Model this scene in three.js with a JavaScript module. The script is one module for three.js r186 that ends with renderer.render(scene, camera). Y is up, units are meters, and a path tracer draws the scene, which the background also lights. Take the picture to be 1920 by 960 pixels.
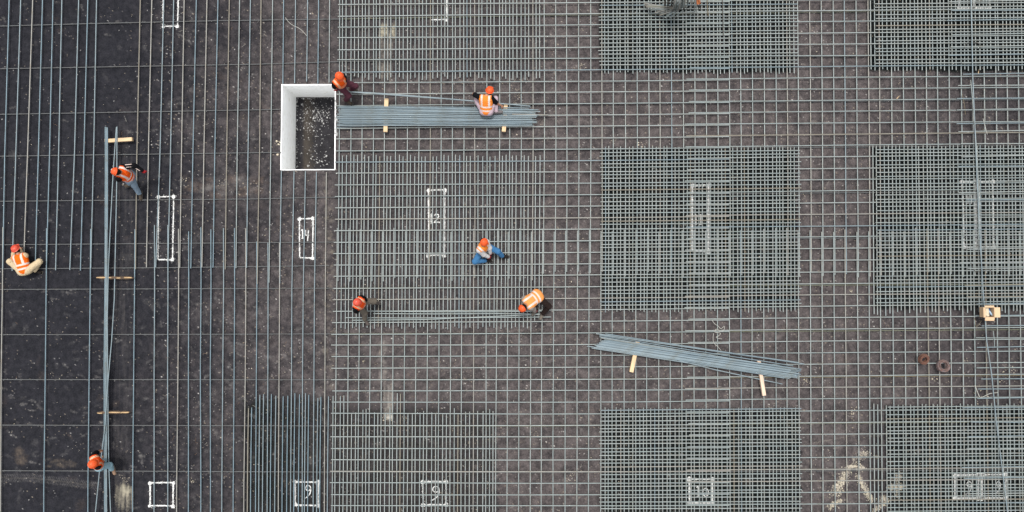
import * as THREE from 'three';
import { mergeGeometries } from 'three/addons/utils/BufferGeometryUtils.js';
import { RoundedBoxGeometry } from 'three/addons/geometries/RoundedBoxGeometry.js';
import { createNoise2D } from 'simplex-noise';

// ------------------------------------------------------------------ camera, sky, sun, exposure
const scene = new THREE.Scene();
const camera = new THREE.PerspectiveCamera(41.08, 2, 0.1, 400);
camera.position.set(0, 20, 0);
camera.up.set(0, 0, -1);
camera.lookAt(0.3125, 0, -0.625);
camera.updateMatrixWorld(true);
camera.updateProjectionMatrix();

const renderer = new THREE.WebGLRenderer({ antialias: true });
renderer.toneMapping = THREE.LinearToneMapping;
renderer.toneMappingExposure = 2.75;
renderer.shadowMap.enabled = true;

{ // overcast sky: a bright even cloud layer, a little brighter overhead
  const W = 64, H = 32, d = new Float32Array(W * H * 4);
  for (let j = 0; j < H; j++) for (let i = 0; i < W; i++) {
    const el = ((j + 0.5) / H - 0.5) * Math.PI, s = Math.max(0, Math.sin(el));
    const L = el > 0 ? 0.34 + 0.38 * s : 0.13;
    d.set([L * 0.97, L * 1.0, L * 1.05, 1], (j * W + i) * 4);
  }
  const t = new THREE.DataTexture(d, W, H, THREE.RGBAFormat, THREE.FloatType);
  t.mapping = THREE.EquirectangularReflectionMapping; t.magFilter = THREE.LinearFilter; t.needsUpdate = true;
  scene.background = t; scene.environment = t;
}
const sun = new THREE.DirectionalLight(new THREE.Color(1, 0.97, 0.92), 1.5);
sun.position.set(-1.2, 20, -5.5);
sun.castShadow = true; sun.shadow.radius = 20; sun.shadow.mapSize.set(4096, 4096);
Object.assign(sun.shadow.camera, { left: -20, right: 20, top: 12, bottom: -12, near: 1, far: 60 });
scene.add(sun, sun.target);

// ------------------------------------------------------------------ helpers
let seed = 12345;
const rnd = () => { seed = (seed + 0x6d2b79f5) | 0; let t = Math.imul(seed ^ (seed >>> 15), 1 | seed); t = (t + Math.imul(t ^ (t >>> 7), 61 | t)) ^ t; return ((t ^ (t >>> 14)) >>> 0) / 4294967296; };
const jit = (a) => (rnd() * 2 - 1) * a;
const noise = createNoise2D(rnd);
const V = (x, y, z) => new THREE.Vector3(x, y, z);
const clamp = (x, a, b) => Math.min(b, Math.max(a, x));
const lerp = (a, b, t) => a + (b - a) * t;
const smooth = (a, b, x) => { const t = clamp((x - a) / (b - a), 0, 1); return t * t * (3 - 2 * t); };
const rgb = (r, g, b) => new THREE.Color().setRGB(r, g, b);
// a place measured in the photograph (1920 x 960) at a height above the slab, as a point in the world
const eye = camera.position.clone();
function ray(px, py) { return V(px / 960 - 1, 1 - py / 480, 0.5).unproject(camera).sub(eye).normalize(); }
function at(px, py, h = 0) { const r = ray(px, py), t = (h - eye.y) / r.y; return eye.clone().addScaledVector(r, t); }

const used = new Map();
function numbered(n) { const k = used.get(n) || 0; used.set(n, k + 1); return k ? n + '_' + String(k).padStart(3, '0') : n; }
function tag(o, label, category, group, kind) { if (label) o.userData.label = label; if (category) o.userData.category = category; if (group) o.userData.group = group; if (kind) o.userData.kind = kind; return o; }
function thing(name, p, label, category, group) { const o = new THREE.Group(); o.name = numbered(name); if (p) o.position.copy(p); scene.add(o); return tag(o, label, category, group); }
// geometry in world coordinates goes into a mesh under a parent that has only a position
function part(name, g, m, parent, label) {
  const me = new THREE.Mesh(g, m); me.name = name;
  if (parent && parent !== scene) { let q = parent; const off = V(0, 0, 0); while (q && q !== scene) { off.add(q.position); q = q.parent; } g.translate(-off.x, -off.y, -off.z); }
  (parent || scene).add(me);
  if (label) me.userData.label = label;
  return me;
}
function solo(name, g, m, label, category, group, kind) { // a thing that is one mesh, standing at its own base
  g.computeBoundingBox(); const b = g.boundingBox, c = V((b.min.x + b.max.x) / 2, b.min.y, (b.min.z + b.max.z) / 2);
  g.translate(-c.x, -c.y, -c.z);
  const me = new THREE.Mesh(g, m); me.name = numbered(name); me.position.copy(c); scene.add(me);
  return tag(me, label, category, group, kind);
}
// a round bar along a polyline
function tube(pts, r, n = 7, r2 = r) {
  const P = [], N = [], U = [], I = [], m = pts.length; let len = 0;
  const d = V(), s = V(), u = V();
  for (let i = 0; i < m; i++) {
    d.subVectors(pts[Math.min(m - 1, i + 1)], pts[Math.max(0, i - 1)]).normalize();
    s.crossVectors(d, Math.abs(d.y) > 0.9 ? V(1, 0, 0) : V(0, 1, 0)).normalize(); u.crossVectors(s, d).normalize();
    if (i) len += pts[i].distanceTo(pts[i - 1]);
    const rr = lerp(r, r2, i / (m - 1));
    for (let k = 0; k <= n; k++) {
      const a = (k / n) * Math.PI * 2, c = Math.cos(a), q = Math.sin(a), nx = s.x * c + u.x * q, ny = s.y * c + u.y * q, nz = s.z * c + u.z * q;
      P.push(pts[i].x + nx * rr, pts[i].y + ny * rr, pts[i].z + nz * rr); N.push(nx, ny, nz); U.push(k / n, len);
      if (i && k) { const A = i * (n + 1) + k, B = A - n - 1; I.push(A, B, A - 1, A - 1, B, B - 1); }
    }
  }
  for (const [i, sg] of [[0, -1], [m - 1, 1]]) {
    const base = P.length / 3; d.subVectors(pts[Math.min(m - 1, i + 1)], pts[Math.max(0, i - 1)]).normalize().multiplyScalar(sg);
    P.push(pts[i].x, pts[i].y, pts[i].z); N.push(d.x, d.y, d.z); U.push(0, len);
    for (let k = 0; k <= n; k++) { const o = (i * (n + 1) + k) * 3; P.push(P[o], P[o + 1], P[o + 2]); N.push(d.x, d.y, d.z); U.push(0, len); }
    for (let k = 0; k < n; k++) sg < 0 ? I.push(base, base + 2 + k, base + 1 + k) : I.push(base, base + 1 + k, base + 2 + k);
  }
  const g = new THREE.BufferGeometry();
  g.setAttribute('position', new THREE.Float32BufferAttribute(P, 3)); g.setAttribute('normal', new THREE.Float32BufferAttribute(N, 3)); g.setAttribute('uv', new THREE.Float32BufferAttribute(U, 2)); g.setIndex(I);
  return g;
}
function box(w, h, d, p, yaw = 0, r = 0.008) { const g = new RoundedBoxGeometry(w, h, d, 2, Math.min(r, w / 3, h / 3, d / 3)); g.rotateY(yaw); g.translate(p.x, p.y, p.z); return g; }
function tex(w, h, fn, srgb = true) {
  const d = new Uint8Array(w * h * 4);
  for (let j = 0; j < h; j++) for (let i = 0; i < w; i++) { const c = fn(i / w, j / h, i, j); const o = (j * w + i) * 4; for (let k = 0; k < 3; k++) { const v = clamp(c[k], 0, 1); d[o + k] = Math.round(255 * (srgb ? (v <= 0.0031308 ? 12.92 * v : 1.055 * Math.pow(v, 1 / 2.4) - 0.055) : v)); } d[o + 3] = 255; }
  const t = new THREE.DataTexture(d, w, h, THREE.RGBAFormat); if (srgb) t.colorSpace = THREE.SRGBColorSpace;
  t.wrapS = t.wrapT = THREE.RepeatWrapping; t.magFilter = THREE.LinearFilter; t.minFilter = THREE.LinearMipmapLinearFilter; t.generateMipmaps = true; t.needsUpdate = true; return t;
}
const std = (c, rough = 0.8, metal = 0, more = {}) => new THREE.MeshStandardMaterial({ color: c, roughness: rough, metalness: metal, ...more });
const dull = (c, more = {}) => new THREE.MeshPhysicalMaterial({ color: c, roughness: 0.95, metalness: 0, specularIntensity: 0.12, ...more }); // felt, cloth, dusty membrane

// ------------------------------------------------------------------ materials
const barMap = tex(32, 512, (u, v) => {
  const a = noise(u * 3, v * 14), b = noise(u * 6 + 9, v * 60), c = noise(40, v * 5);
  const k = 0.86 + 0.10 * a + 0.07 * b + 0.06 * c, rust = smooth(0.2, 0.7, noise(u * 2 + 70, v * 9) * 0.6 + b * 0.4);
  return [k * lerp(1, 0.78, rust), k * lerp(1, 0.62, rust), k * lerp(1, 0.45, rust)];
});
barMap.repeat.set(1, 0.21);
const steel = (r, g, b, ro = 0.5, me = 0.2) => std(rgb(r, g, b), ro, me, { map: barMap });
const M = {
  blue: steel(0.122, 0.177, 0.206), blue2: steel(0.155, 0.199, 0.217), pale: steel(0.228, 0.252, 0.244), pale2: steel(0.196, 0.226, 0.222), warm: steel(0.228, 0.222, 0.200), rust: steel(0.108, 0.086, 0.050, 0.75, 0),
  cross: steel(0.080, 0.082, 0.083, 0.7, 0.1), pile: steel(0.131, 0.175, 0.198), pile2: steel(0.163, 0.204, 0.222), pile3: steel(0.110, 0.147, 0.169), dark: steel(0.043, 0.038, 0.031, 0.8, 0), olive: steel(0.101, 0.105, 0.070, 0.7, 0),
  tan: steel(0.174, 0.160, 0.129, 0.7, 0),
};
const gridMat = () => { const r = rnd(); return r < 0.50 ? M.pale : r < 0.86 ? M.pale2 : r < 0.95 ? M.warm : r < 0.97 ? M.tan : M.blue2; };
const matMat = () => { const r = rnd(); return r < 0.52 ? M.pale : r < 0.92 ? M.pale2 : r < 0.95 ? M.blue2 : r < 0.96 ? M.warm : M.tan; };
const leftMat = () => { const r = rnd(); return r < 0.42 ? M.blue : r < 0.78 ? M.blue2 : r < 0.88 ? M.pale2 : r < 0.95 ? M.warm : M.tan; };

// ------------------------------------------------------------------ the measured lattice of the reinforcement
const L650 = [7.5, 29.7, 50, 69.5, 92.5, 111, 134.5, 154, 175.7, 197.5, 218, 240, 259.5, 282, 303, 323.7, 345.7, 367.5, 388.7, 410, 431.5, 453.5, 474.5, 496, 517, 540, 561, 582.7, 604, 626, 646, 667.5, 689.5, 711, 732, 753, 774, 796.7, 818, 840, 861, 882.7, 904, 926.5, 947];
const L1070 = [4, 25, 46, 67, 88, 108.5, 130, 152, 172, 193.5, 215, 235.5, 258.5, 279, 301, 321.5, 342.7, 364.5, 386, 407.7, 429, 451.5, 472.5, 494, 515, 537, 559, 580, 602, 624, 645.5, 666, 688, 710.7, 731.5, 753.5, 775.7, 797, 817.7, 840.5, 861.5, 884, 905.5, 927, 947.7];
const R1560 = [1, 21, 41.7, 63, 84, 105.5, 126, 146.7, 168, 189.5, 210, 232, 253, 273.7, 295, 317, 338, 359, 381.5, 402.7, 425, 445, 467, 489.5, 511, 533, 554, 575, 597, 618.5, 640.7, 662.7, 684, 706, 727.7, 748.7, 771.5, 793.5, 815.5, 837, 859, 881, 903, 924.5, 946];
const X270 = [635, 656.7, 678, 699, 719.7, 740.7, 762.7, 784.3, 805.7, 826.3, 847.3, 868.7, 889.3, 912, 935.7, 954.7, 976.3, 998.3, 1019.7, 1041.3, 1061.7, 1084.3, 1107, 1128, 1149, 1171.7, 1194, 1216, 1236.7, 1258.5, 1280.5, 1302.3, 1323.7, 1345.3, 1367.3, 1388.3, 1410.7, 1432.7, 1454.7, 1475.7, 1496.3, 1519, 1541, 1563, 1584, 1606.3, 1628.7, 1649, 1671.7, 1694, 1716, 1737, 1758, 1780, 1802.7, 1824, 1845.7, 1867.7, 1888.7, 1910];
const X740 = [630.7, 653.3, 673.7, 694.3, 715.7, 737.7, 759, 780.3, 801.7, 823.7, 845.7, 866.3, 889, 912.7, 931, 952.3, 974, 995.7, 1016.3, 1038.3, 1061, 1083, 1104.7, 1127.7, 1148.7, 1171.3, 1193, 1213.3, 1236, 1257.5, 1279.5, 1302.3, 1324.7, 1346.7, 1369.3, 1391, 1411.3, 1433.3, 1456.3, 1476.7, 1499.3, 1521.3, 1543.3, 1565.7, 1587.7, 1610.3, 1631.7, 1653.3, 1676.7, 1699.3, 1721.7, 1743.3, 1763.3, 1785, 1807.7, 1830, 1851.7, 1872, 1894, 1916];
const frac = (A, i) => { const n = A.length; if (i < 0) return A[0] + i * (A[1] - A[0]); if (i >= n - 1) return A[n - 1] + (i - n + 1) * (A[n - 1] - A[n - 2]); const k = Math.floor(i); return lerp(A[k], A[k + 1], i - k); };
const pw = (pts, x) => { let k = 0; while (k < pts.length - 2 && x > pts[k + 1][0]) k++; const [a, b] = [pts[k], pts[k + 1]]; return lerp(a[1], b[1], (x - a[0]) / (b[0] - a[0])); };
const rowY = (i, x) => { const r = frac(R1560, i); return pw([[650, frac(L650, i)], [1070, frac(L1070, i)], [1560, r], [1900, r - 2.9]], x); };
const colX = (j, y) => { const a = frac(X270, j), b = frac(X740, j); return pw([[20, a + 0.7 - (a - 635) * 0.0031], [270, a], [740, b], [910, b - 1.5 + (b - 630) * 0.0028]], y); };

const RB = 0.0142, HX = 0.052, HV = 0.087, HH = 0.121; // bar radius; heights of cross bars, of bars that run up the picture, and of bars on top
function hBar(parent, i, x0, x1, m, dy = 0, h = HH, r = RB, slant = 0, nm = 'bar') {
  const pts = [], n = Math.max(3, Math.round((x1 - x0) / 170) + 1);
  for (let k = 0; k < n; k++) { const x = lerp(x0, x1, k / (n - 1)); pts.push(at(x, rowY(i, x) + dy + slant * (k / (n - 1)) + (k % (n - 1) ? jit(0.35) : 0), h)); }
  return part(nm, tube(pts, r), m, parent);
}
function vBar(parent, j, y0, y1, m, dx = 0, h = HV, r = RB, nm = 'bar') {
  const pts = [], n = Math.max(3, Math.round((y1 - y0) / 130) + 1);
  for (let k = 0; k < n; k++) { const y = lerp(y0, y1, k / (n - 1)); pts.push(at(colX(j, y) + dx + (k % (n - 1) ? jit(0.3) : 0), y, h)); }
  return part(nm, tube(pts, r), m, parent);
}
function pBar(parent, poly, m, h = HV, r = RB, nm = 'bar') { return part(nm, tube(poly.map((p) => at(p[0], p[1], p[2] ?? h)), r), m, parent); }

// ------------------------------------------------------------------ ground with its dust, scuffs and stains
const GX = 17, GZ = 9, GW = 2048, GH = 1084;
{
  const A = new Float32Array(GW * GH * 3);
  const rect = (x, y, x0, y0, x1, y1, s = 4) => smooth(x0 - s, x0 + s, x) * (1 - smooth(x1 - s, x1 + s, x)) * smooth(y0 - s, y0 + s, y) * (1 - smooth(y1 - s, y1 + s, y));
  // areas that lie under close-set bars: coloured darker, with less of the dust tone
  const matAreas = [[633, -200, 1019, 143, 0.42], [628, 292, 1019, 612, 0.40], [622, 760, 931, 1200, 0.62], [462, 742, 622, 1200, 0.66], [1126, -200, 1494, 132, 0.93], [1640, -200, 2300, 128, 0.93], [1128, 277, 1499, 580, 0.93], [1643, 272, 2300, 580, 0.93], [1127, 768, 1499, 1200, 0.93], [1660, 762, 2300, 1200, 0.93], [1632, 762, 1662, 1200, 0.6]];
  for (let j = 0; j < GH; j++) for (let i = 0; i < GW; i++) {
    const X = ((i + 0.5) / GW) * 2 * GX - GX, Z = ((j + 0.5) / GH) * 2 * GZ - GZ;
    const px = 940 + X * 64, py = 520 + Z * 64;
    const n1 = noise(X * 0.35, Z * 0.35), n2 = noise(X * 1.3 + 5, Z * 1.3), n3 = noise(X * 4 + 9, Z * 4), n4 = noise(X * 13, Z * 13 + 3), n5 = noise(X * 31, Z * 31);
    let d = 0.03 + 0.97 * smooth(200, 760, px + 60 * n1 + 35 * n2 + 20 * n3);
    d *= 1 - 0.42 * smooth(1560, 1900, px + 60 * n1 + 30 * n2);
    const wx = px + 2.5 * n3 + 1.5 * n4, wy = py + 2.5 * n2 + 1.5 * n4;
    let c = 0; for (const [x0, y0, x1, y1, k] of matAreas) c = Math.max(c, k < 0.9 ? k * rect(wx + 5 * n3 + 4 * n4, wy + 7 * n3 + 5 * n4, x0, y0, x1, y1, 11) * (0.9 + 0.25 * n3) : k * rect(wx, wy, x0, y0, x1, y1));
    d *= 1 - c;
    d = clamp(d * (0.86 + 0.16 * n2 + 0.14 * n3 + 0.12 * n4) + 0.02 * n3, 0, 1.3);
    const g = Math.max(0.3, 1 + 0.15 * n3 + 0.20 * n4 + 0.20 * n5 + 0.10 * n2);
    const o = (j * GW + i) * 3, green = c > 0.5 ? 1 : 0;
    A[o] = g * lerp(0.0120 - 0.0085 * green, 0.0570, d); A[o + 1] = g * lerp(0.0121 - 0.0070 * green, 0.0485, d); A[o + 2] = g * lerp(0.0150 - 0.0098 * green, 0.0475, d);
  }
  const mix = (x, y, col, a) => { const i = Math.floor(x), j = Math.floor(y); if (i < 0 || j < 0 || i >= GW || j >= GH || a <= 0) return; const o = (j * GW + i) * 3; for (let k = 0; k < 3; k++) A[o + k] = lerp(A[o + k], col[k], Math.min(1, a)); };
  const toT = (px, py) => { const p = at(px, py, 0); return [((p.x + GX) / (2 * GX)) * GW, ((p.z + GZ) / (2 * GZ)) * GH]; };
  // a blotch of matter with a ragged, grainy outline
  function blot(px, py, rx, ry, ang, col, a, grain = 0.5) {
    const [cx, cy] = toT(px, py), c = Math.cos(ang), s = Math.sin(ang), R = Math.ceil(Math.max(rx, ry) * 1.5) + 1, o = rnd() * 100;
    for (let y = -R; y <= R; y++) for (let x = -R; x <= R; x++) {
      const u = (x * c + y * s) / rx, v = (-x * s + y * c) / ry, q = Math.hypot(u, v) + 0.35 * noise((cx + x) * 0.25 + o, (cy + y) * 0.25) + 0.2 * noise((cx + x) * 0.7, (cy + y) * 0.7 + o);
      const w = 1 - smooth(0.55, 1.05, q); if (w > 0) mix(cx + x, cy + y, col, a * w * (1 - grain + grain * rnd()) * (0.75 + 0.35 * noise((cx + x) * 0.12, (cy + y) * 0.12)));
    }
  }
  const dust = [0.13, 0.122, 0.116], tan = [0.24, 0.20, 0.15], white = [0.42, 0.40, 0.37], mud = [0.10, 0.072, 0.056];
  // boot scuffs: sole and heel, mostly on the left membrane
  for (let k = 0; k < 520; k++) {
    const x = rnd() < 0.66 ? rnd() * 640 : rnd() * 1920, y = rnd() < 0.6 ? 545 + rnd() * 340 : rnd() * 960, a = jit(0.5) + (rnd() < 0.3 ? 1.2 : 0), al = 0.14 + 0.62 * rnd() * rnd();
    blot(x, y, 4.2 + 2 * rnd(), 2.6 + 1 * rnd(), a, dust, al, 0.7); blot(x + 7 * Math.cos(a), y + 7 * Math.sin(a), 2.6, 2.2, a, dust, al * 0.8, 0.7);
    if (rnd() < 0.5) blot(x + jit(8), y + jit(5), 1.4 + rnd(), 1.2 + rnd(), 0, [0.2, 0.19, 0.18], al, 0.5);
  }
  for (let k = 0; k < 260; k++) blot(rnd() * 1920, rnd() * 960, 4 + 14 * rnd(), 3 + 8 * rnd(), rnd() * 6, rnd() < 0.5 ? dust : mud, 0.06 + 0.16 * rnd(), 0.7);
  for (let k = 0; k < 420; k++) blot(500 + rnd() * 1420, rnd() * 960, 1.6 + 3.4 * rnd() * rnd(), 1.3 + 2.2 * rnd() * rnd(), rnd() * 6, [0.20, 0.18, 0.165], 0.2 + 0.5 * rnd() * rnd(), 0.8);
  for (let k = 0; k < 120; k++) blot(640 + rnd() * 1280, rnd() * 960, 3 + 5 * rnd(), 2 + 4 * rnd(), rnd() * 6, [0.16, 0.138, 0.127], 0.16 + 0.4 * rnd(), 0.8);
  // mud and mortar trodden in round (400, 350) and along x = 340, 610
  for (let k = 0; k < 70; k++) blot(340 + rnd() * 150 + jit(20), 352 + jit(22), 5 + 9 * rnd(), 3 + 5 * rnd(), jit(0.4), rnd() < 0.6 ? mud : dust, 0.15 + 0.3 * rnd(), 0.8);
  for (let k = 0; k < 60; k++) blot(616 + jit(9), 330 + rnd() * 400, 3 + 4 * rnd(), 2 + 5 * rnd(), rnd() * 6, [0.18, 0.155, 0.12], 0.1 + 0.3 * rnd(), 0.8);
  for (let k = 0; k < 60; k++) blot(350 + jit(30), 20 + rnd() * 480, 4 + 6 * rnd(), 2 + 4 * rnd(), rnd() * 6, dust, 0.1 + 0.2 * rnd(), 0.8);
  // pale cement smears with brushed streaks
  function smear(x0, y0, x1, y1, col, a) { for (let k = 0; k < 46; k++) { const x = lerp(x0, x1, rnd()); blot(x, lerp(y0, y1, 0.15 + 0.7 * rnd()), 1.5 + 1.5 * rnd(), (y1 - y0) * (0.15 + 0.3 * rnd()), 0, col, a * (0.3 + 0.7 * rnd()), 0.6); } }
  const cement = [0.30, 0.27, 0.20];
  smear(711, 44, 741, 74, cement, 0.6); smear(711, 66, 736, 112, [0.21, 0.19, 0.16], 0.35); smear(709, 115, 735, 152, [0.23, 0.205, 0.17], 0.3);
  smear(719, 720, 737, 790, [0.22, 0.2, 0.175], 0.3); smear(721, 776, 736, 786, [0.34, 0.32, 0.28], 0.6); smear(216, 908, 250, 958, [0.23, 0.205, 0.155], 0.4); smear(226, 910, 246, 930, cement, 0.35);
  for (let k = 0; k < 200; k++) blot(232 + jit(16), 240 + rnd() * 720, 1 + rnd() * 1.5, 12 + 30 * rnd(), 0, [0.062, 0.056, 0.054], 0.12 + 0.12 * rnd(), 0.7);
  for (let k = 0; k < 60; k++) blot(718 + jit(7), 640 + rnd() * 80, 2 + 4 * rnd(), 2 + 6 * rnd(), 0, [0.2, 0.18, 0.165], 0.1 + 0.2 * rnd(), 0.8);
  // tyre track at the lower left
  for (let x = 0; x < 190; x += 3.3) { const y = 896 + Math.max(0, x - 60) * 0.125; blot(x, y, 2.6, 2.2, 0, [0.11, 0.10, 0.09], 0.34, 0.7); blot(x, y - 5, 0.9, 4.2, 0.5, dust, 0.4, 0.4); blot(x + 1.5, y + 5, 0.9, 4.2, -0.5, dust, 0.4, 0.4); }
  for (let k = 0; k < 26; k++) { blot(115 + jit(28), 868 + jit(7), 4 + 5 * rnd(), 2 + 2 * rnd(), 0, [0.085, 0.068, 0.052], 0.3, 0.8); blot(42 + jit(12), 855 + jit(14), 4 + 4 * rnd(), 3 + 4 * rnd(), 0, [0.08, 0.063, 0.05], 0.3, 0.8); }
  // drag lines at the right
  const drag = (x0, y0, x1, y1, w, col, a) => { const n = Math.hypot(x1 - x0, y1 - y0) / 1.5; for (let k = 0; k < n; k++) blot(lerp(x0, x1, k / n), lerp(y0, y1, k / n) + jit(0.5), w, w, 0, col, a * rnd(), 0.5); };
  drag(1525, 831, 1622, 812, 1.1, [0.26, 0.23, 0.19], 0.5); drag(1602, 560, 1630, 612, 0.8, dust, 0.5); drag(1625, 690, 1700, 760, 0.8, dust, 0.5); drag(1660, 700, 1725, 770, 0.8, dust, 0.4); drag(1565, 893, 1590, 893, 0.8, dust, 0.5);
  // fine specks of mortar, thicker where people pass
  for (let k = 0; k < 30000; k++) {
    const x = rnd() * 1960 - 20, y = rnd() * 1000 - 20, w = 0.5 + 0.5 * noise(x * 0.012, y * 0.012) + 0.4 * noise(x * 0.05, y * 0.05);
    if (rnd() > clamp(w, 0.05, 1) * (x < 280 ? 0.35 : 1)) continue;
    const [a, b] = toT(x, y), q = rnd(), col = q < 0.55 ? tan : q < 0.8 ? white : dust, al = 0.25 + 0.75 * rnd() * rnd();
    mix(a, b, col, al); if (rnd() < 0.6) mix(a + 1, b, col, al * 0.8); if (rnd() < 0.45) mix(a, b + 1, col, al * 0.8); if (rnd() < 0.25) { mix(a + 1, b + 1, col, al); mix(a - 1, b, col, al * 0.6); }
  }
  for (const [x0, y0, x1, y1, n, sp] of [[1590, 878, 1565, 925, 46, 8], [1558, 950, 1577, 938, 16, 4], [1610, 888, 1634, 937, 30, 4], [1600, 862, 1630, 848, 22, 6], [1588, 876, 1618, 878, 16, 4], [1668, 914, 1696, 913, 40, 6], [1655, 932, 1638, 964, 30, 5], [1676, 898, 1692, 892, 14, 6]]) for (let k = 0; k < n; k++) { const t = rnd(); blot(lerp(x0, x1, t) + jit(sp), lerp(y0, y1, t) + jit(sp), 1.5 + 4 * rnd(), 1 + 2 * rnd(), rnd() * 6, [0.26, 0.235, 0.2], 0.3 + 0.5 * rnd(), 0.9); }
  // membrane strips laid round the pit, with their lapped edges
  const lap = (x0, y0, x1, y1, k) => { const n = Math.max(Math.abs(x1 - x0), Math.abs(y1 - y0)) * 1.2; for (let q = 0; q < n; q++) { const [a, b] = toT(lerp(x0, x1, q / n), lerp(y0, y1, q / n)); mix(a, b, [0.012, 0.012, 0.014], k * (0.6 + 0.4 * rnd())); } };
  lap(510, 146, 510, 330, 0.6); lap(521, 146, 521, 330, 0.4); lap(510, 330, 628, 326, 0.5); lap(512, 146, 622, 144, 0.5); lap(516, 318, 516, 345, 0.4);
  for (const x of [36, 130, 345, 437]) lap(x + 6, -20, x, 980, 0.22);
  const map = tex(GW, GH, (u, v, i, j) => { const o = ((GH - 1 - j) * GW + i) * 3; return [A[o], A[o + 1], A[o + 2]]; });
  map.wrapS = map.wrapT = THREE.MirroredRepeatWrapping;
  const bump = tex(512, 512, (u, v) => { const k = 0.5 + 0.22 * noise(u * 60, v * 60) + 0.16 * noise(u * 150, v * 150) + 0.12 * noise(u * 14, v * 14); return [k, k, k]; }, false);
  bump.repeat.set(6, 6);
  // one sheet with the pit cut out of it
  const hole = [[529, 159], [629, 159], [628, 318], [527, 319]].map(([x, y]) => at(x, y, 0));
  const sh = new THREE.Shape([[-60, -60], [60, -60], [60, 60], [-60, 60]].map(([x, y]) => new THREE.Vector2(x, y)));
  sh.holes.push(new THREE.Path(hole.map((p) => new THREE.Vector2(p.x, -p.z))));
  const g = new THREE.ShapeGeometry(sh); g.rotateX(-Math.PI / 2);
  const pos = g.attributes.position, uv = g.attributes.uv;
  for (let i = 0; i < pos.count; i++) uv.setXY(i, (pos.getX(i) + GX) / (2 * GX), (GZ - pos.getZ(i)) / (2 * GZ));
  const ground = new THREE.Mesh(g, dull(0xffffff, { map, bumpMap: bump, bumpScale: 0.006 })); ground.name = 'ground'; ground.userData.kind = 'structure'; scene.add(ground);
}

// ------------------------------------------------------------------ the pit
{
  const c = [[530, 160], [628.5, 160], [627.3, 317.5], [528.3, 318]].map(([x, y]) => at(x, y, 0));
  const D = 1.32, base = V((c[0].x + c[2].x) / 2, -D, (c[0].z + c[2].z) / 2);
  const pit = thing('pit', base, 'deep rectangular pit with white walls and a crumb strewn dark floor', 'pit');
  const plaster = tex(256, 256, (u, v) => { const k = 0.87 + 0.02 * noise(u * 5, v * 5) + 0.02 * noise(u * 30, v * 30) + 0.03 * noise(u * 2, v * 26), e = smooth(0.55, 0.8, noise(u * 12 + 7, v * 12)) * 0.12; return [k - e, k - e * 1.1, k - 0.02 - e * 1.4]; });
  const white = std(0xffffff, 0.85, 0, { map: plaster });
  const T = 0.024, top = 0.03;
  for (let k = 0; k < 4; k++) { // each wall runs a little past the corner of the last
    const a = c[k], b = c[(k + 1) % 4], d = V().subVectors(b, a), len = d.length(); d.normalize();
    const n = V(d.z, 0, -d.x); // outward
    const ext = k % 2 ? 0 : T;
    const g = new THREE.BoxGeometry(len + 2 * ext, D + top, T, 8, 6, 1); const p = g.attributes.position;
    for (let i = 0; i < p.count; i++) { const y = p.getY(i); if (y > (D + top) / 2 - 0.01) p.setY(i, y + jit(0.008)); if (p.getZ(i) * 1 < 0) p.setZ(i, p.getZ(i) + jit(0.004)); }
    g.computeVertexNormals();
    g.rotateY(Math.atan2(-d.z, d.x)); const mid = a.clone().add(b).multiplyScalar(0.5).addScaledVector(n, T / 2 + (k % 2 ? 0.002 : 0));
    g.translate(mid.x, (top - D) / 2, mid.z);
    part('wall', g, white, pit);
  }
  const fm = tex(256, 384, (u, v) => { const a = noise(u * 4, v * 6), b = noise(u * 20, v * 28), e = noise(u * 70, v * 100), br = smooth(0.12, 0.2, u) * (1 - smooth(0.25, 0.42, u + 0.1 * b)) * 0.7; const k = 1 + 0.2 * a + 0.2 * b + 0.2 * e; return [k * (0.021 + 0.03 * br), k * (0.020 + 0.023 * br), k * (0.022 + 0.013 * br)]; });
  const fg = new THREE.PlaneGeometry(c[1].x - c[0].x + 0.02, c[3].z - c[0].z + 0.02); fg.rotateX(-Math.PI / 2); fg.translate(base.x, -D, base.z);
  part('floor', fg, dull(0xffffff, { map: fm }), pit);
  // crumbs of plaster on the floor, along the foot of the walls and on the rim
  const im = new THREE.InstancedMesh(new THREE.IcosahedronGeometry(1, 0), std(rgb(0.34, 0.335, 0.325), 0.9), 520); im.name = 'plaster_crumbs'; im.userData.kind = 'stuff';
  const q = new THREE.Quaternion(), e = new THREE.Euler(), m4 = new THREE.Matrix4();
  for (let i = 0; i < 520; i++) {
    let p, s = 0.006 + 0.02 * rnd() * rnd();
    if (i < 190) p = at(592 + jit(16) + jit(16), 215 + jit(20) + jit(16), -D + 0.004);
    else if (i < 330) p = at(556 + rnd() * 66, 195 + rnd() * 118, -D + 0.004);
    else if (i < 360) { p = at(576 + rnd() * 36, 288 + rnd() * 24, -D + 0.004); s *= 1.5; }
    else if (i < 420) { p = at(556.5 + jit(1), 186 + rnd() * 128, -D + 0.006); s *= 0.9; }
    else if (i < 460) { p = at(556 + rnd() * 70, 184 + jit(1.4), -D + 0.006); s *= 0.8; }
    else { p = at(630.5 + jit(1.6), 188 + rnd() * 70, 0.03); s *= 1.5; }
    p.sub(base); e.set(rnd() * 6, rnd() * 6, rnd() * 6); q.setFromEuler(e);
    im.setMatrixAt(i, m4.compose(p, q, V(s * (0.8 + rnd()), s * (0.3 + 0.4 * rnd()), s * (0.8 + rnd()))));
  }
  pit.add(im);
}

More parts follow.
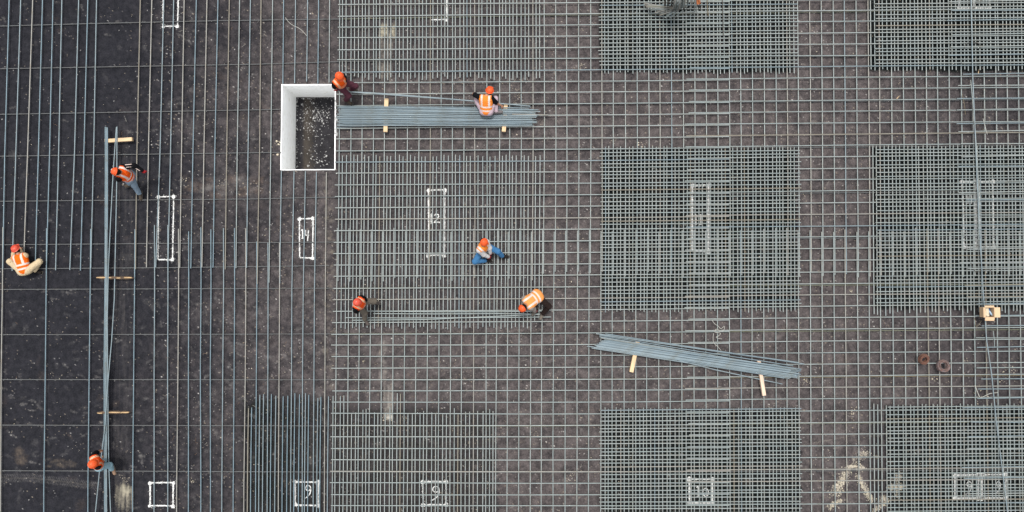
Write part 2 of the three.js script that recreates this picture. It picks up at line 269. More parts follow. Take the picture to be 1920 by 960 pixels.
// ------------------------------------------------------------------ base grid over the middle and the right
const C = (x, y) => at(x, y, 0);
const grid = thing('rebar_grid', C(1270, 480), 'wide pale steel reinforcement grid of square cells covering the middle and right', 'rebar grid');
const upEnd = [];
for (let j = 0; j < 60; j++) {
  const x = X270[j], lowEnd = x < 1010 ? 524 + jit(4) : x < 1130 ? 511 + jit(2) : 515 + jit(5), lowStart = 431 + jit(4);
  vBar(grid, j, -130, lowEnd, gridMat(), 1.1);
  vBar(grid, j, lowStart, 1090, gridMat(), -1.1);
}
for (let i = -5; i < 50; i++) {
  const y = rowY(i, 650), x0 = (y < 160 ? 634 : y < 320 ? 629.5 : pw([[320, 629], [540, 624], [640, 622.5], [740, 621.5], [960, 619.5]], y)) + jit(1.6);
  const m = gridMat();
  hBar(grid, i, x0, 1367.5 + jit(1), m, 0.9);
  hBar(grid, i, 1288 + jit(5), 2060, rnd() < 0.7 ? m : gridMat(), -1.3);
}
for (let i = -2; i < 47; i++) { // overlapping third lengths at the right edge, loosely laid
  const y = rowY(i, 1860), x0 = (y < 120 ? 1783 : y < 330 ? 1797 : y < 560 ? 1806 : y < 760 ? 1834 : 1812) + jit(9);
  const off = y > 590 && y < 740 ? [-3, -5, -5, -9, 8, 7, 4][(i + 70) % 7] : jit(6);
  hBar(grid, i, x0, 2060, rnd() < 0.5 ? M.blue2 : gridMat(), off, HH + 0.03, RB, jit(3.5));
}
// cross bars beneath, running the whole width on small spacers
const crossL = [[[0, 49], [180, 44], [400, 39], [620, 36], [1010, 29.5], [1560, 22.5], [2060, 18]], [[0, 129], [480, 120.5], [620, 116], [1010, 110], [1500, 106], [2060, 101]], [[0, 214.5], [480, 206], [527, 205]], [[0, 293], [250, 289.5], [527, 285.7]], [[0, 377.5], [480, 373], [600, 370], [1010, 366], [1500, 362], [2060, 358]], [[0, 459], [480, 455], [600, 454], [1010, 452], [1500, 447], [2060, 444]], [[0, 504], [300, 502], [618, 498]], [[0, 542.7], [300, 541.6], [620, 540.3], [1010, 538.5], [1500, 535], [2060, 532]], [[0, 627.5], [300, 627], [600, 626], [1010, 624.8], [1500, 621], [2060, 617]], [[0, 711.7], [620, 712], [1010, 711.5], [1500, 707.5], [2060, 703]], [[0, 797], [620, 798.5], [1010, 799], [1500, 794], [2060, 790]], [[0, 882.5], [300, 883.5], [620, 885], [1010, 886], [1500, 883], [2060, 880]], [[0, 968], [620, 971], [1500, 970], [2060, 966]], [[630, 204], [1010, 195.5], [1500, 191], [2060, 186]], [[630, 284], [1010, 280.5], [1500, 276.5], [2060, 272]]];
const field = thing('rebar_field', C(300, 480), 'dark left field of long steel bars running up the picture on thin cross bars', 'rebar field');
for (const q of crossL) {
  const left = q[0][0] === 0, end = q[q.length - 1][0];
  if (left) { const L = q.filter((p) => p[0] <= 640), e = pw(q, Math.min(end, 640)); const poly = [[-150, q[0][1] + 2], ...L]; if (end > 640) poly.push([640, e]); pBar(field, poly, rnd() < 0.85 ? M.cross : M.tan, HX, 0.0125); }
  if (end > 640) { const poly = left ? [[641, pw(q, 641)], ...q.filter((p) => p[0] > 660)] : q; pBar(grid, poly, [M.cross, M.cross, M.rust, M.olive][Math.floor(rnd() * 4)], HX, 0.0125); }
}
{ // the little black spacers that carry the cross bars
  const spots = []; for (const q of crossL) { const end = q[q.length - 1][0]; for (let x = q[0][0] + 8; x < Math.min(end, 1940); x += 33 + jit(3)) { if (x > 524 && x < 634) { const y = pw(q, x); if (y > 150 && y < 325) continue; } spots.push([x, pw(q, x) + 0.4]); } }
  const g = mergeGeometries([new THREE.CylinderGeometry(0.028, 0.045, 0.034, 8).translate(0, 0.017, 0), new THREE.BoxGeometry(0.07, 0.02, 0.016).translate(0, 0.034, 0.012), new THREE.BoxGeometry(0.07, 0.02, 0.016).translate(0, 0.034, -0.012)]);
  for (const [own, test] of [[field, (x) => x < 640], [grid, (x) => x >= 640]]) {
    const s = spots.filter((p) => test(p[0])), im = new THREE.InstancedMesh(g, std(rgb(0.012, 0.012, 0.014), 0.7), s.length); im.name = 'spacers'; im.userData.kind = 'stuff';
    s.forEach(([x, y], k) => im.setMatrixAt(k, new THREE.Matrix4().makeTranslation(at(x, y, 0).sub(own.position))));
    own.add(im);
  }
}
// ------------------------------------------------------------------ left field: upper lengths, and lower lengths that lap them
{
  const T20 = [16.7, 38.3, 60.7, 79.3, 99, 115.7, 147, 164.3, 180.7, 262.7, 284.3, 306.7, 325.3, 345, 367.7, 387.7, 408.3, 429.7, 449, 469.3, 489.3, 511, 531.7];
  const T290 = [9, 29.7, 51.7, 72, 93, 110, 139.7, 157.3, 175.7, 256.7, 278.3, 300, 319.7, 340.3, 361.7, 382.3, 402.7, 425, 444.7, 465, 486.7, 507.7, 529.3];
  const T420 = [6.7, 25.5, 47, 68.3, 89.3, 106.5, 134.3, 153.3, 172.3, 255, 276, 295, 316.7, 338.3, 359.3, 380, 400.7, 423.3, 443.3, 463.3, 484, 505.7, 526];
  T20.forEach((x, k) => { if (k === 22) { pBar(field, [[x + 1.4, -120], [x, 20], [530.4, 157]], leftMat()); pBar(field, [[527.6, 320.5], [526, 420], [524.6, 531]], leftMat()); return; } const sl = (T420[k] - T290[k]) / 130, e = [0, 4, 8].includes(k) ? 503 : k > 19 ? 531 : k < 9 ? 507 : 503; pBar(field, [[x + (x - T290[k]) * 0.52, -120], [x, 20], [T290[k], 290], [T420[k], 420], [T420[k] + sl * 80, e + jit(2)]], leftMat()); });
  for (const [a, b, y] of [[554, 552.5, 156], [576.7, 575, 153], [597.3, 596, 157], [618, 617, 155]]) pBar(field, [[a + 1, -120], [a, 20], [b, y]], leftMat());
  const B540 = [4.7, 86.7, 169.3, 252.3, 290, 315, 335, 354, 377, 395.7, 419.3, 440, 461, 481.7, 502.7, 524.3, 547.3, 568.7, 589.7, 610];
  const B700 = [2.3, 85, 167.3, 250.7, 289, 314.3, 333.7, 353.3, 375.7, 394.3, 417.7, 439, 460, 480.7, 502.3, 523.3, 546.7, 567.3, 588.7, 609.3];
  const B910 = [1.3, 82.3, 165, 248.7, 289, 314.7, 331.3, 353.3, 376.7, 394.7, 416, 437.3, 457.3, 479.3, 501, 522, 545, 566.7, 587.3, 608.3];
  const top = [426, 428, 429, 430, 422, 422, 429, 434, 426, 430, 428, 428, 428, 453, 455, 455, 321, 321, 322, 323];
  B540.forEach((x, k) => { const y0 = top[k], xa = k > 15 ? x + [4, 4, 3.6, 2][k - 16] : x + (k < 4 ? 1.4 : 0.3); pBar(field, [[xa - (k < 16 ? 0.6 : 0), y0], [x, 540], [B700[k], 700], [B910[k], 910], [B910[k] - 0.6, 1090]], leftMat()); });
}

// ------------------------------------------------------------------ mats: extra bars tied between the grid bars
const c3 = (k, q = 0.055) => (k + 1) / 3 + jit(q);
function extraV(mat, j0, j1, y0, y1, jt, skip = () => false) { for (let j = j0; j < j1; j++) for (let k = 0; k < 2; k++) { const f = j + c3(k); if (!skip(f)) vBar(mat, f, y0(f), y1(f), matMat(), 0, HV); } }
function extraH(mat, i0, i1, x0, x1) { for (let i = i0; i < i1; i++) for (let k = 0; k < 2; k++) hBar(mat, i + c3(k, 0.035), x0 + jit(2), x1 + jit(2), matMat(), 0, HH); }
{
  const R = (a, b = 0) => () => a + jit(b);
  let t = thing('rebar_mat', C(827, 60), 'mat of close upright bars cut by the top edge', 'rebar mat');
  extraV(t, 0, 18, R(-130), R(147, 4));
  t = thing('rebar_mat', C(823, 455), 'mat of close upright bars with three workers on it', 'rebar mat');
  extraV(t, 0, 18, R(292, 2), (f) => (f < 17 ? 615 : 602) + jit(3));
  t = thing('rebar_mat', C(776, 860), 'mat of close upright bars over the painted 9 nearer the middle', 'rebar mat');
  extraV(t, 0, 14, (f) => (f < 1 ? 741 : [5.33, 5.67].some((q) => Math.abs(f - q) < 0.12) ? 739 : rnd() < 0.3 ? 766 : 773) + jit(3), R(1090));
  vBar(t, -0.27, 742, 1090, matMat());
  t = thing('rebar_mat', C(541, 860), 'mat of close upright bars over the painted 9 beside the left field', 'rebar mat');
  const xs = [[466, 765], [472, 764], [487.3, 740], [494.3, 739], [509, 739], [517.3, 742], [531, 743], [539.7, 742], [553, 737], [561.7, 739], [573, 737], [579, 740], [596, 746], [601.7, 744], [616, 743]];
  for (const [x, y] of xs) pBar(t, [[x, y], [x - 1.2, 830], [x - 2, 910], [x - 3, 1090]], leftMat(), HV);
  t = thing('rebar_mat', C(1310, 50), 'dense square mesh mat at the top edge under the fanned rod bundle', 'rebar mat');
  extraV(t, 23, 40, R(-130), R(137, 2)); extraH(t, -6, 6, 1123.5, 1495.5);
  t = thing('rebar_mat', C(1800, 50), 'dense square mesh mat in the top right corner', 'rebar mat');
  extraV(t, 46, 61, R(-130), R(131, 2)); extraH(t, -6, 6, 1641, 2040);
  t = thing('rebar_mat', C(1314, 430), 'dense square mesh mat in the middle of the right half over one painted rectangle', 'rebar mat');
  extraV(t, 23, 40, R(275, 1.5), R(584, 2)); extraH(t, 13, 27, 1126, 1501);
  t = thing('rebar_mat', C(1800, 430), 'dense square mesh mat above the cardboard box at the right edge', 'rebar mat');
  extraV(t, 46, 61, R(273, 1.5), (f) => (f < 48 ? 590 : 584) + jit(3)); extraH(t, 13, 27, 1643, 2040);
  t = thing('rebar_mat', C(1313, 870), 'dense square mesh mat at the bottom edge over the painted 10', 'rebar mat');
  extraV(t, 23, 40, R(765, 2), R(1090)); extraH(t, 36, 50, 1125, 1502); hBar(t, 35.74, 1126, 1502, matMat());
  t = thing('rebar_mat', C(1800, 870), 'dense square mesh mat in the bottom right corner', 'rebar mat');
  extraV(t, 46, 61, R(759, 3), R(1090)); extraH(t, 36, 50, 1663, 2040); hBar(t, 35.68, 1664, 2040, matMat());
}

// ------------------------------------------------------------------ white paint marks sprayed on the membrane
const paint = std(0xffffff, 0.9, 0, { map: tex(128, 128, (u, v) => { const k = 0.46 - 0.22 * smooth(0.0, 0.8, noise(u * 9, v * 9)) - 0.05 * noise(u * 30, v * 30); return [k, k * 0.99, k * 0.95]; }) });
const paintThin = std(rgb(0.55, 0.54, 0.51), 0.9);
const HP = 0.004;
function ribbon(poly, w, P, U, I, rag = 0.3) { // a painted stroke along picture points, w wide (in picture px)
  const pts = [];
  for (let k = 0; k < poly.length - 1; k++) { const [a, b] = [poly[k], poly[k + 1]], n = Math.max(1, Math.round(Math.hypot(b[0] - a[0], b[1] - a[1]) / 2.2)); for (let q = 0; q < n; q++) pts.push([lerp(a[0], b[0], q / n), lerp(a[1], b[1], q / n)]); }
  pts.push(poly[poly.length - 1]);
  const b0 = P.length / 3;
  pts.forEach((p, k) => {
    const a = pts[Math.max(0, k - 1)], b = pts[Math.min(pts.length - 1, k + 1)], L = Math.hypot(b[0] - a[0], b[1] - a[1]) || 1, nx = -(b[1] - a[1]) / L, ny = (b[0] - a[0]) / L;
    for (const s of [1, -1]) { const o = s * w * 0.5 * (1 + jit(rag)); const q = at(p[0] + nx * o, p[1] + ny * o, HP); P.push(q.x, q.y, q.z); U.push(q.x, q.z); }
    if (k) { const A = b0 + 2 * k; I.push(A, A + 1, A - 2, A + 1, A - 1, A - 2); }
  });
}
function blob(x, y, r, P, U, I, n = 11, h = HP) { const b = P.length / 3, c = at(x, y, h); P.push(c.x, c.y, c.z); U.push(c.x, c.z); for (let k = 0; k <= n; k++) { const a = -(k % n) / n * 6.2832, rr = r * (0.8 + 0.4 * ((k % n) * 0.618 % 1)); const q = at(x + Math.cos(a) * rr, y + Math.sin(a) * rr, h); P.push(q.x, q.y, q.z); U.push(q.x, q.z); if (k) I.push(b, b + k, b + k + 1); } }
function flat(P, U, I) { const g = new THREE.BufferGeometry(); g.setAttribute('position', new THREE.Float32BufferAttribute(P, 3)); g.setAttribute('uv', new THREE.Float32BufferAttribute(U, 2)); const N = new Float32Array(P.length); for (let i = 1; i < N.length; i += 3) N[i] = 1; g.setAttribute('normal', new THREE.BufferAttribute(N, 3)); g.setIndex(I); return g; }
function overspray(P, U, I, x0, y0, x1, y1, n) { for (let k = 0; k < n; k++) blob(lerp(x0, x1, rnd()) + jit(3.4), lerp(y0, y1, rnd()) + jit(3.4), 0.25 + 0.35 * rnd(), P, U, I, 5); }
const glyph = { // strokes in a unit box, x to the right and y down
  0: [[[0.5, 0], [0.15, 0.2], [0.05, 0.5], [0.2, 0.85], [0.5, 1], [0.85, 0.85], [0.95, 0.5], [0.85, 0.2], [0.5, 0]]],
  1: [[[0.1, 0.12], [0.6, 0], [0.6, 1]], [[0.2, 1], [0.9, 0.97]]],
  2: [[[0.1, 0.2], [0.4, 0], [0.75, 0.1], [0.8, 0.3], [0.5, 0.65], [0.05, 0.95], [0.3, 0.9], [1, 0.95]]],
  4: [[[0.1, 0], [0.12, 0.5], [1, 0.5]], [[0.85, 0], [0.75, 0.5], [0.6, 1.05]]],
  9: [[...Array.from({ length: 13 }, (_, k) => [0.6 + 0.36 * Math.cos(k * 0.5236), 0.2 + 0.2 * Math.sin(k * 0.5236)]), [0.97, 0.42], [0.84, 0.64], [0.55, 0.84], [0.05, 1]]],
};
function marking(corners, label, { w = 2.2, r = 3.4, digits = [], open = false, cross = [], skipBlob = [] } = {}) {
  const mid = [corners.reduce((s, c) => s + c[0], 0) / corners.length, corners.reduce((s, c) => s + c[1], 0) / corners.length];
  const t = thing('painted_marking', at(mid[0], mid[1], 0), label, 'paint marking');
  const P = [], U = [], I = [], n = corners.length;
  for (let k = 0; k < (open ? n - 1 : n); k++) { const a = corners[k], b = corners[(k + 1) % n]; ribbon([a, [(a[0] + b[0]) / 2 + jit(0.5), (a[1] + b[1]) / 2 + jit(0.5)], b], w, P, U, I); overspray(P, U, I, ...a, ...b, Math.hypot(b[0] - a[0], b[1] - a[1]) * 0.5); }
  for (const [a, b] of cross) { ribbon([a, b], w, P, U, I); blob(...a, r, P, U, I); blob(...b, r, P, U, I); }
  corners.forEach((c, k) => { if (!skipBlob.includes(k)) { blob(c[0] + jit(1), c[1] + jit(1), r * (0.85 + 0.3 * rnd()), P, U, I, 13, HP + 0.002); overspray(P, U, I, c[0] - 3, c[1] - 3, c[0] + 3, c[1] + 3, 14); } });
  part('outline', flat(P, U, I), paint, t);
  for (const [ch, x, y, gw, gh, gs = 2.2] of digits) { const p = [], u = [], i = []; for (const s of glyph[ch]) ribbon(s.map(([a, b]) => [x + a * gw, y + b * gh]), gs, p, u, i, 0.2); part('numeral', flat(p, u, i), paint, t); }
}
marking([[306, -30], [305.5, 49.5], [333, 49], [334.5, -30]], 'white painted rectangle cut by the top edge, in the left bar field', { open: true, skipBlob: [0, 3], r: 3 });
marking([[297.5, 369], [325.5, 368], [323.5, 487], [296, 486.5]], 'tall white painted rectangle without a number, in the left bar field', { skipBlob: [3] });
marking([[561.5, 410], [587, 409.5], [586, 484], [562, 483]], 'white painted rectangle with the number 14 below the pit', { digits: [[1, 564, 430, 5.5, 17, 2], [4, 572, 431, 7.5, 20, 2]], skipBlob: [3] });
marking([[803, 356.5], [834, 356], [833, 478], [804, 478.5]], 'white painted rectangle with the number 12 under the close upright bars', { digits: [[1, 805.5, 401, 5, 18, 2.4], [2, 813, 401, 12, 17, 2.4]], w: 2.6, r: 4 });
marking([[838, -30], [837.5, 36.5], [809, 37]], 'white painted corner at the top edge under the close upright bars', { open: true, w: 2.6, r: 3.2, skipBlob: [0, 2] });
marking([[1298, 348], [1329, 347.5], [1328.5, 472], [1298, 470]], 'white painted rectangle with the number 11 under the middle dense mesh', { digits: [[1, 1301, 402, 6, 19, 2.4], [1, 1310, 402, 7, 19, 2]], w: 3.6, r: 4.4, skipBlob: [3] });
marking([[1804, 341], [1861, 340], [1863, 463], [1807, 464]], 'white painted double rectangle under the dense mesh above the cardboard box', { cross: [[[1829, 341], [1830.5, 464]], [[1835, 341], [1837.5, 464]]], digits: [[1, 1812, 366, 5, 15, 2], [1, 1819, 366, 5, 15, 2]], w: 3.4, r: 4.6 });
marking([[1798, -30], [1798, 15], [1856, 15], [1856, -30]], 'white painted double rectangle cut by the top edge, in the top right mesh', { open: true, cross: [[[1826, -20], [1826, 15]]], w: 2.6, r: 3.4, skipBlob: [0, 3] });
marking([[281.5, 905.5], [325, 905], [324.5, 948.5], [281.5, 948]], 'white painted square without a number at the bottom of the left field', { w: 2.6 });
marking([[553, 904], [597, 904], [596, 948], [553.5, 947]], 'white painted square with a 9 at the bottom, beside the left field', { digits: [[9, 570, 910, 13, 25, 1.9]], w: 2.7 });
marking([[793, 903], [836.5, 903], [836, 946.5], [793.5, 946.5]], 'white painted square with a 9 at the bottom, nearer the middle', { digits: [[9, 807, 912, 17, 27, 1.9]], w: 2.6, r: 3.8 });
marking([[1292.5, 898], [1335.5, 898], [1335.5, 943], [1293, 943.5]], 'white painted square with the number 10 under the bottom dense mesh', { digits: [[1, 1305, 912, 7, 19, 2], [0, 1317, 915, 12, 16, 1.8]], w: 3.4, r: 4.4 });
marking([[1790.5, 891], [1886, 889.5], [1886.5, 934], [1790.5, 934.5]], 'white painted pair of squares with 9s in the bottom right mesh', { cross: [[[1834.5, 890.5], [1834.5, 934.5]], [[1841.5, 890.5], [1841.5, 934.5]]], digits: [[9, 1810, 903, 12, 24, 1.6], [9, 1866, 903, 10, 22, 1.4]], w: 2.9, r: 4.4 });

// ------------------------------------------------------------------ loose bars and the timbers under them
const woodMap = (r, g, b, k = 0.25) => tex(64, 256, (u, v) => { const n = 1 + k * 0.6 * noise(u * 14, v * 2.2) + k * 0.4 * noise(u * 40, v * 5) + 0.10 * noise(u * 3, v * 3) - 0.35 * smooth(0.72, 0.9, noise(u * 5 + 3, v * 5)); return [r * n, g * n, b * n]; });
const W = { torn: std(0xffffff, 0.8, 0, { map: woodMap(0.30, 0.20, 0.10, 0.9) }), pale: std(0xffffff, 0.8, 0, { map: woodMap(0.40, 0.285, 0.165) }), pink: std(0xffffff, 0.8, 0, { map: woodMap(0.42, 0.31, 0.23) }), old: std(0xffffff, 0.85, 0, { map: woodMap(0.055, 0.032, 0.017, 0.9) }) };
function timber(x0, y0, x1, y1, w, hgt, h0, m, label, group) {
  const a = at(x0, y0, h0 + hgt), b = at(x1, y1, h0 + hgt), d = V().subVectors(b, a), c = a.clone().add(b).multiplyScalar(0.5); c.y = h0 + hgt / 2;
  const L = Math.hypot(d.x, d.z); const g = new RoundedBoxGeometry(w, hgt, L, 2, 0.007);
  const uv = g.attributes.uv, p = g.attributes.position; for (let i = 0; i < uv.count; i++) uv.setXY(i, (p.getX(i) + p.getY(i)) * 3 + 0.3, p.getZ(i) * 0.7 + x0);
  g.rotateY(Math.atan2(d.x, d.z)); g.translate(c.x, c.y, c.z);
  return solo('timber', g, m, label, 'timber', group);
}
const TOP = HH + RB + 0.002;
timber(724.5, 184.5, 722.5, 247, 0.115, 0.09, TOP, W.pale, 'pale timber block under the flat bar pile, its end nearer the pit', 'timbers under the bar pile by the pit');
timber(948.5, 195.5, 944.5, 246.5, 0.115, 0.09, TOP, W.pale, 'pale timber block under the flat bar pile, below the squatting worker in lavender trousers', 'timbers under the bar pile by the pit');
timber(1196, 640, 1184, 698, 0.115, 0.09, TOP, W.pale, 'pale timber block under the upper end of the slanting bar pile');
timber(1423, 676, 1433.5, 742, 0.10, 0.09, TOP, W.pink, 'pinkish timber board under the lower end of the slanting bar pile');
timber(196, 264, 247, 260.5, 0.105, 0.09, HV + RB, W.pale, 'pale new timber under the upper ends of the upright bundle');
{ // two split, weathered pieces of wood
  const split = (x0, y0, x1, y1, label, ends) => {
    const a = at(x0, y0, HV + RB + 0.07), b = at(x1, y1, HV + RB + 0.07), n = 22, pts = [], d = V().subVectors(b, a);
    const P = [], I = [], U = []; const K = 9;
    for (let i = 0; i <= n; i++) { const t = i / n, c = a.clone().addScaledVector(d, t), e = Math.min(1, 0.35 + 5 * Math.min(t, 1 - t)); for (let k = 0; k < K; k++) { const an = (k / K) * 6.2832, r = (0.046 + 0.010 * noise(t * 5, k * 1.7 + x0) + jit(0.004)) * e; P.push(c.x + jit(0.003), c.y - 0.02 + Math.sin(an) * r * 0.9, c.z + Math.cos(an) * r); U.push(k / K, t * 0.9); if (i) { const A = i * K + k, A2 = i * K + (k + 1) % K; I.push(A, A2, A - K, A2, A2 - K, A - K); } } }
    for (const i of [0, n]) { const c = P.length / 3, p = a.clone().addScaledVector(d, i / n); P.push(p.x, p.y - 0.02, p.z); U.push(0.5, 0); for (let k = 0; k < K; k++) i ? I.push(c, i * K + (k + 1) % K, i * K + k) : I.push(c, k, (k + 1) % K); }
    const g = new THREE.BufferGeometry(); g.setAttribute('position', new THREE.Float32BufferAttribute(P, 3)); g.setAttribute('uv', new THREE.Float32BufferAttribute(U, 2)); g.setIndex(I); g.computeVertexNormals();
    const t = thing('split_wood', at((x0 + x1) / 2, (y0 + y1) / 2, HV + RB), label, 'timber'); part('log', g, W.old, t);
    for (const [u0, u1, dz] of ends) { const p = a.clone().addScaledVector(d, u0), q = a.clone().addScaledVector(d, u1); p.y += 0.012; q.y += 0.012; p.z += dz; q.z += dz; const sg = tube([p, p.clone().lerp(q, 0.3), p.clone().lerp(q, 0.7), q].map((v, k) => v.clone().add(V(0, k % 3 ? 0.006 : -0.008, jit(0.006)))), 0.018, 6); part('split_face', sg, W.torn, t); }
  };
  split(180, 520.5, 250, 521, 'thin dark split wood with pale torn faces under the upright bundle', [[0.02, 0.42, 0], [0.56, 0.66, 0.005], [0.76, 0.96, -0.008]]);
  split(181, 774, 243.5, 773, 'brown split log with pale torn faces under the upright bundle, above the lowest worker', [[0.04, 0.18, 0.01], [0.36, 0.72, -0.006], [0.72, 0.97, 0.0]]);
}
const gA = 'loose bars of the flat pile beside the pit', lA = 'loose grey steel bar in the flat pile on two blocks beside the pit';
const looseBar = (poly, m, label, group, r = RB) => solo('steel_bar', tube(poly.map((p) => at(p[0], p[1], p[2])), r), m, label, 'steel bar', group);
const pileMat = () => { const r = rnd(); return r < 0.4 ? M.pile : r < 0.75 ? M.pile2 : M.pile3; };
{
  const h1 = TOP + 0.09 + RB;
  const n1 = 15, n2 = 13;
  for (let k = 0; k < n1; k++) { const a = 200.5 + k * 2.45 + jit(0.5), b = 202.5 + k * 2.4 + jit(1.0); looseBar([[631 + rnd() * 10, a, h1], [720, a + jit(0.5), h1], [840, (a + b) / 2 + jit(0.5), h1 - 0.012], [945, b, h1], [994 + rnd() * 14, b + jit(1), h1 - 0.01]], pileMat(), lA, gA); }
  for (let k = 0; k < n2; k++) { const a = 202 + k * 2.45 + jit(0.9), b = 204 + k * 2.35 + jit(1.6); looseBar([[630 + rnd() * 14, a, h1 + 0.03], [720, a + jit(0.6), h1 + 0.03], [840, (a + b) / 2 + jit(1), h1 + 0.018], [945, b, h1 + 0.03], [990 + rnd() * 26, b + jit(1.4), h1 + 0.02]], pileMat(), lA, gA); }
  looseBar([[629, 239, TOP + RB], [690, 236, 0.2], [723, 234.2, h1], [820, 230.5, h1]], M.pile2, 'single pale bar slanting out below the flat pile at the pit end');
  looseBar([[960, 214.2, h1 + 0.05], [1000, 215, 0.25], [1028, 215.5, 0.17]], M.warm, 'short end of a bar sticking out of the flat pile at its right end');
  looseBar([[634, 171, 0.62], [660, 172.5, 0.58], [760, 180, 0.44], [860, 187.5, 0.34], [940, 194, 0.30], [994, 199, 0.30]], M.pile2, 'upper and longer of two bars held between the maroon trousered and the lavender trousered worker');
  looseBar([[642, 171.5, 0.59], [700, 174, 0.53], [790, 181, 0.42], [885, 189, 0.33], [982, 198.4, 0.28]], M.pile2, 'lower and shorter of two bars held between the maroon trousered and the lavender trousered worker');
}
{
  const gB = 'loose bars of the slanting pile', lB = 'loose grey steel bar in the slanting pile on two timbers right of the middle';
  const h1 = TOP + 0.09 + RB;
  const put = (x0, y0, x1, y1, h, m) => looseBar([[x0, y0, h - 0.01], [lerp(x0, x1, 0.2), lerp(y0, y1, 0.2), h], [lerp(x0, x1, 0.5), lerp(y0, y1, 0.5) + 0.3 + jit(0.5), h - 0.012], [lerp(x0, x1, 0.86), lerp(y0, y1, 0.86), h], [x1, y1, h - 0.012]], m, lB, gB);
  for (let k = 0; k < 12; k++) { const t = k / 11; put(1130 + jit(4) - 16 * t, 637 + t * 14.5, 1496 + jit(7) - 8 * t, 692 + t * 16, h1, pileMat()); }
  for (let k = 0; k < 11; k++) { const t = k / 10; put(1127 + rnd() * 6 - 14 * t, 638.5 + t * 11.5, 1492 + jit(12), 691 + t * 15.5, h1 + 0.031, pileMat()); }
  put(1101, 649, 1499, 709, h1, M.pile2); put(1109, 652.6, 1480, 709.5, h1 + 0.01, M.pile2); put(1117, 647.5, 1470, 709, h1 + 0.03, M.pile);
  put(1118, 625.5, 1508, 682.5, h1, M.pile2); put(1125, 627.5, 1497, 679.5, h1 + 0.02, M.pile2); put(1124, 629, 1487, 686, h1, M.pile); put(1124, 631.5, 1492, 692, h1 + 0.03, M.pile2); put(1126, 633.5, 1495, 693.5, h1, M.pale); put(1135, 626, 1499, 681, h1 + 0.03, M.pile);
  looseBar([[1270, 675, h1], [1340, 693, h1 + 0.01], [1400, 706, h1 - 0.02], [1467, 720, 0.16]], M.pile2, 'single bar slanting out of the lower side of the slanting pile');
}
{
  const l = ['third from the top of four bars laid between the two workers at the mat foot', 'lowest of four bars laid between the two workers at the mat foot', 'topmost of four bars laid between the two workers at the mat foot', 'second from the top of four bars laid between the two workers at the mat foot'], h = TOP + RB; let at4 = 0;
  for (const p of [[[648, 595.5], [760, 596.3], [900, 595.5], [1033, 594.3]], [[660, 600.5], [800, 599], [920, 593.5], [1012, 589.5]], [[690, 583.2], [820, 584.6], [930, 584.6], [1018, 583.2]], [[700, 588], [820, 588.6], [930, 588], [1012, 588.8]]]) looseBar(p.map((q) => [q[0], q[1], h + 0.012 * (p[0][0] % 2)]), M.pale2, l[at4++]);
}
{
  const g = 'bars of the straight upright bundle', l = 'long blue grey bar in the straight upright bundle at the left', h = HV + RB + 0.09 + RB;
  [0, 1, 2].forEach((k) => { const x = 197.4 + 2.05 * k; looseBar([[x, 238 + k * 0.6, h], [x + 0.2, 320, h], [x - 0.4, 520, h - 0.03], [x - 2.2 + k * 0.2, 690, h - 0.02], [x - 1.6, 860, h - 0.04], [x - 1, 1090, h - 0.06]], k === 1 ? M.blue2 : M.blue, l, g); });
  [0, 1].forEach((k) => { const x = 198.6 + 2.05 * k; looseBar([[x, 430, h + 0.028], [x - 0.3, 560, h], [x - 1.4, 690, h + 0.01], [x - 1, 860, h - 0.01], [x - 0.4, 1090, h - 0.03]], M.blue2, l, g); });
  looseBar([[219.4, 237.5, h], [219.2, 330, h], [217.8, 400, h - 0.02], [214.4, 560, h - 0.04], [209.3, 640, h], [202.5, 715, h + 0.04], [197.2, 797, h + 0.05], [187, 880, h], [177.5, 975, h - 0.03], [168, 1090, h - 0.05]], M.blue2, 'bent long bar crossing the upright bundle from upper right to lower left');
  looseBar([[218.3, 238.5, h], [212.5, 320, h], [208.2, 400, h - 0.02], [203.3, 500, h - 0.02], [201.2, 600, h + 0.03], [202.5, 770, h], [204, 870, h - 0.03], [207.3, 960, h - 0.05], [211, 1090, h - 0.06]], M.blue2, 'bent long bar that leans on the upright bundle and leaves it at the lower right');
  looseBar([[1818, -120, TOP + 0.03], [1822, 60, TOP + 0.05], [1824, 150, TOP + 0.06], [1828, 240, TOP + 0.05], [1832, 340, TOP + 0.05], [1837, 440, TOP + 0.05], [1843, 540, TOP + 0.05], [1850, 640, TOP + 0.05], [1859, 700, TOP + 0.05], [1868, 790, TOP + 0.05], [1878, 870, TOP + 0.05], [1889, 960, TOP + 0.05], [1902, 1090, TOP + 0.05]], M.pile2, 'long thin leaning bar on top of everything, passing under the cardboard box', undefined, 0.014);
  looseBar([[1820, 150, TOP + 0.04], [1829, 250, TOP + 0.04], [1835, 350, TOP + 0.04], [1837, 400, TOP + 0.04]], M.pale2, 'short thin bar beside the long leaning bar, above the double rectangle', undefined, 0.011);
}

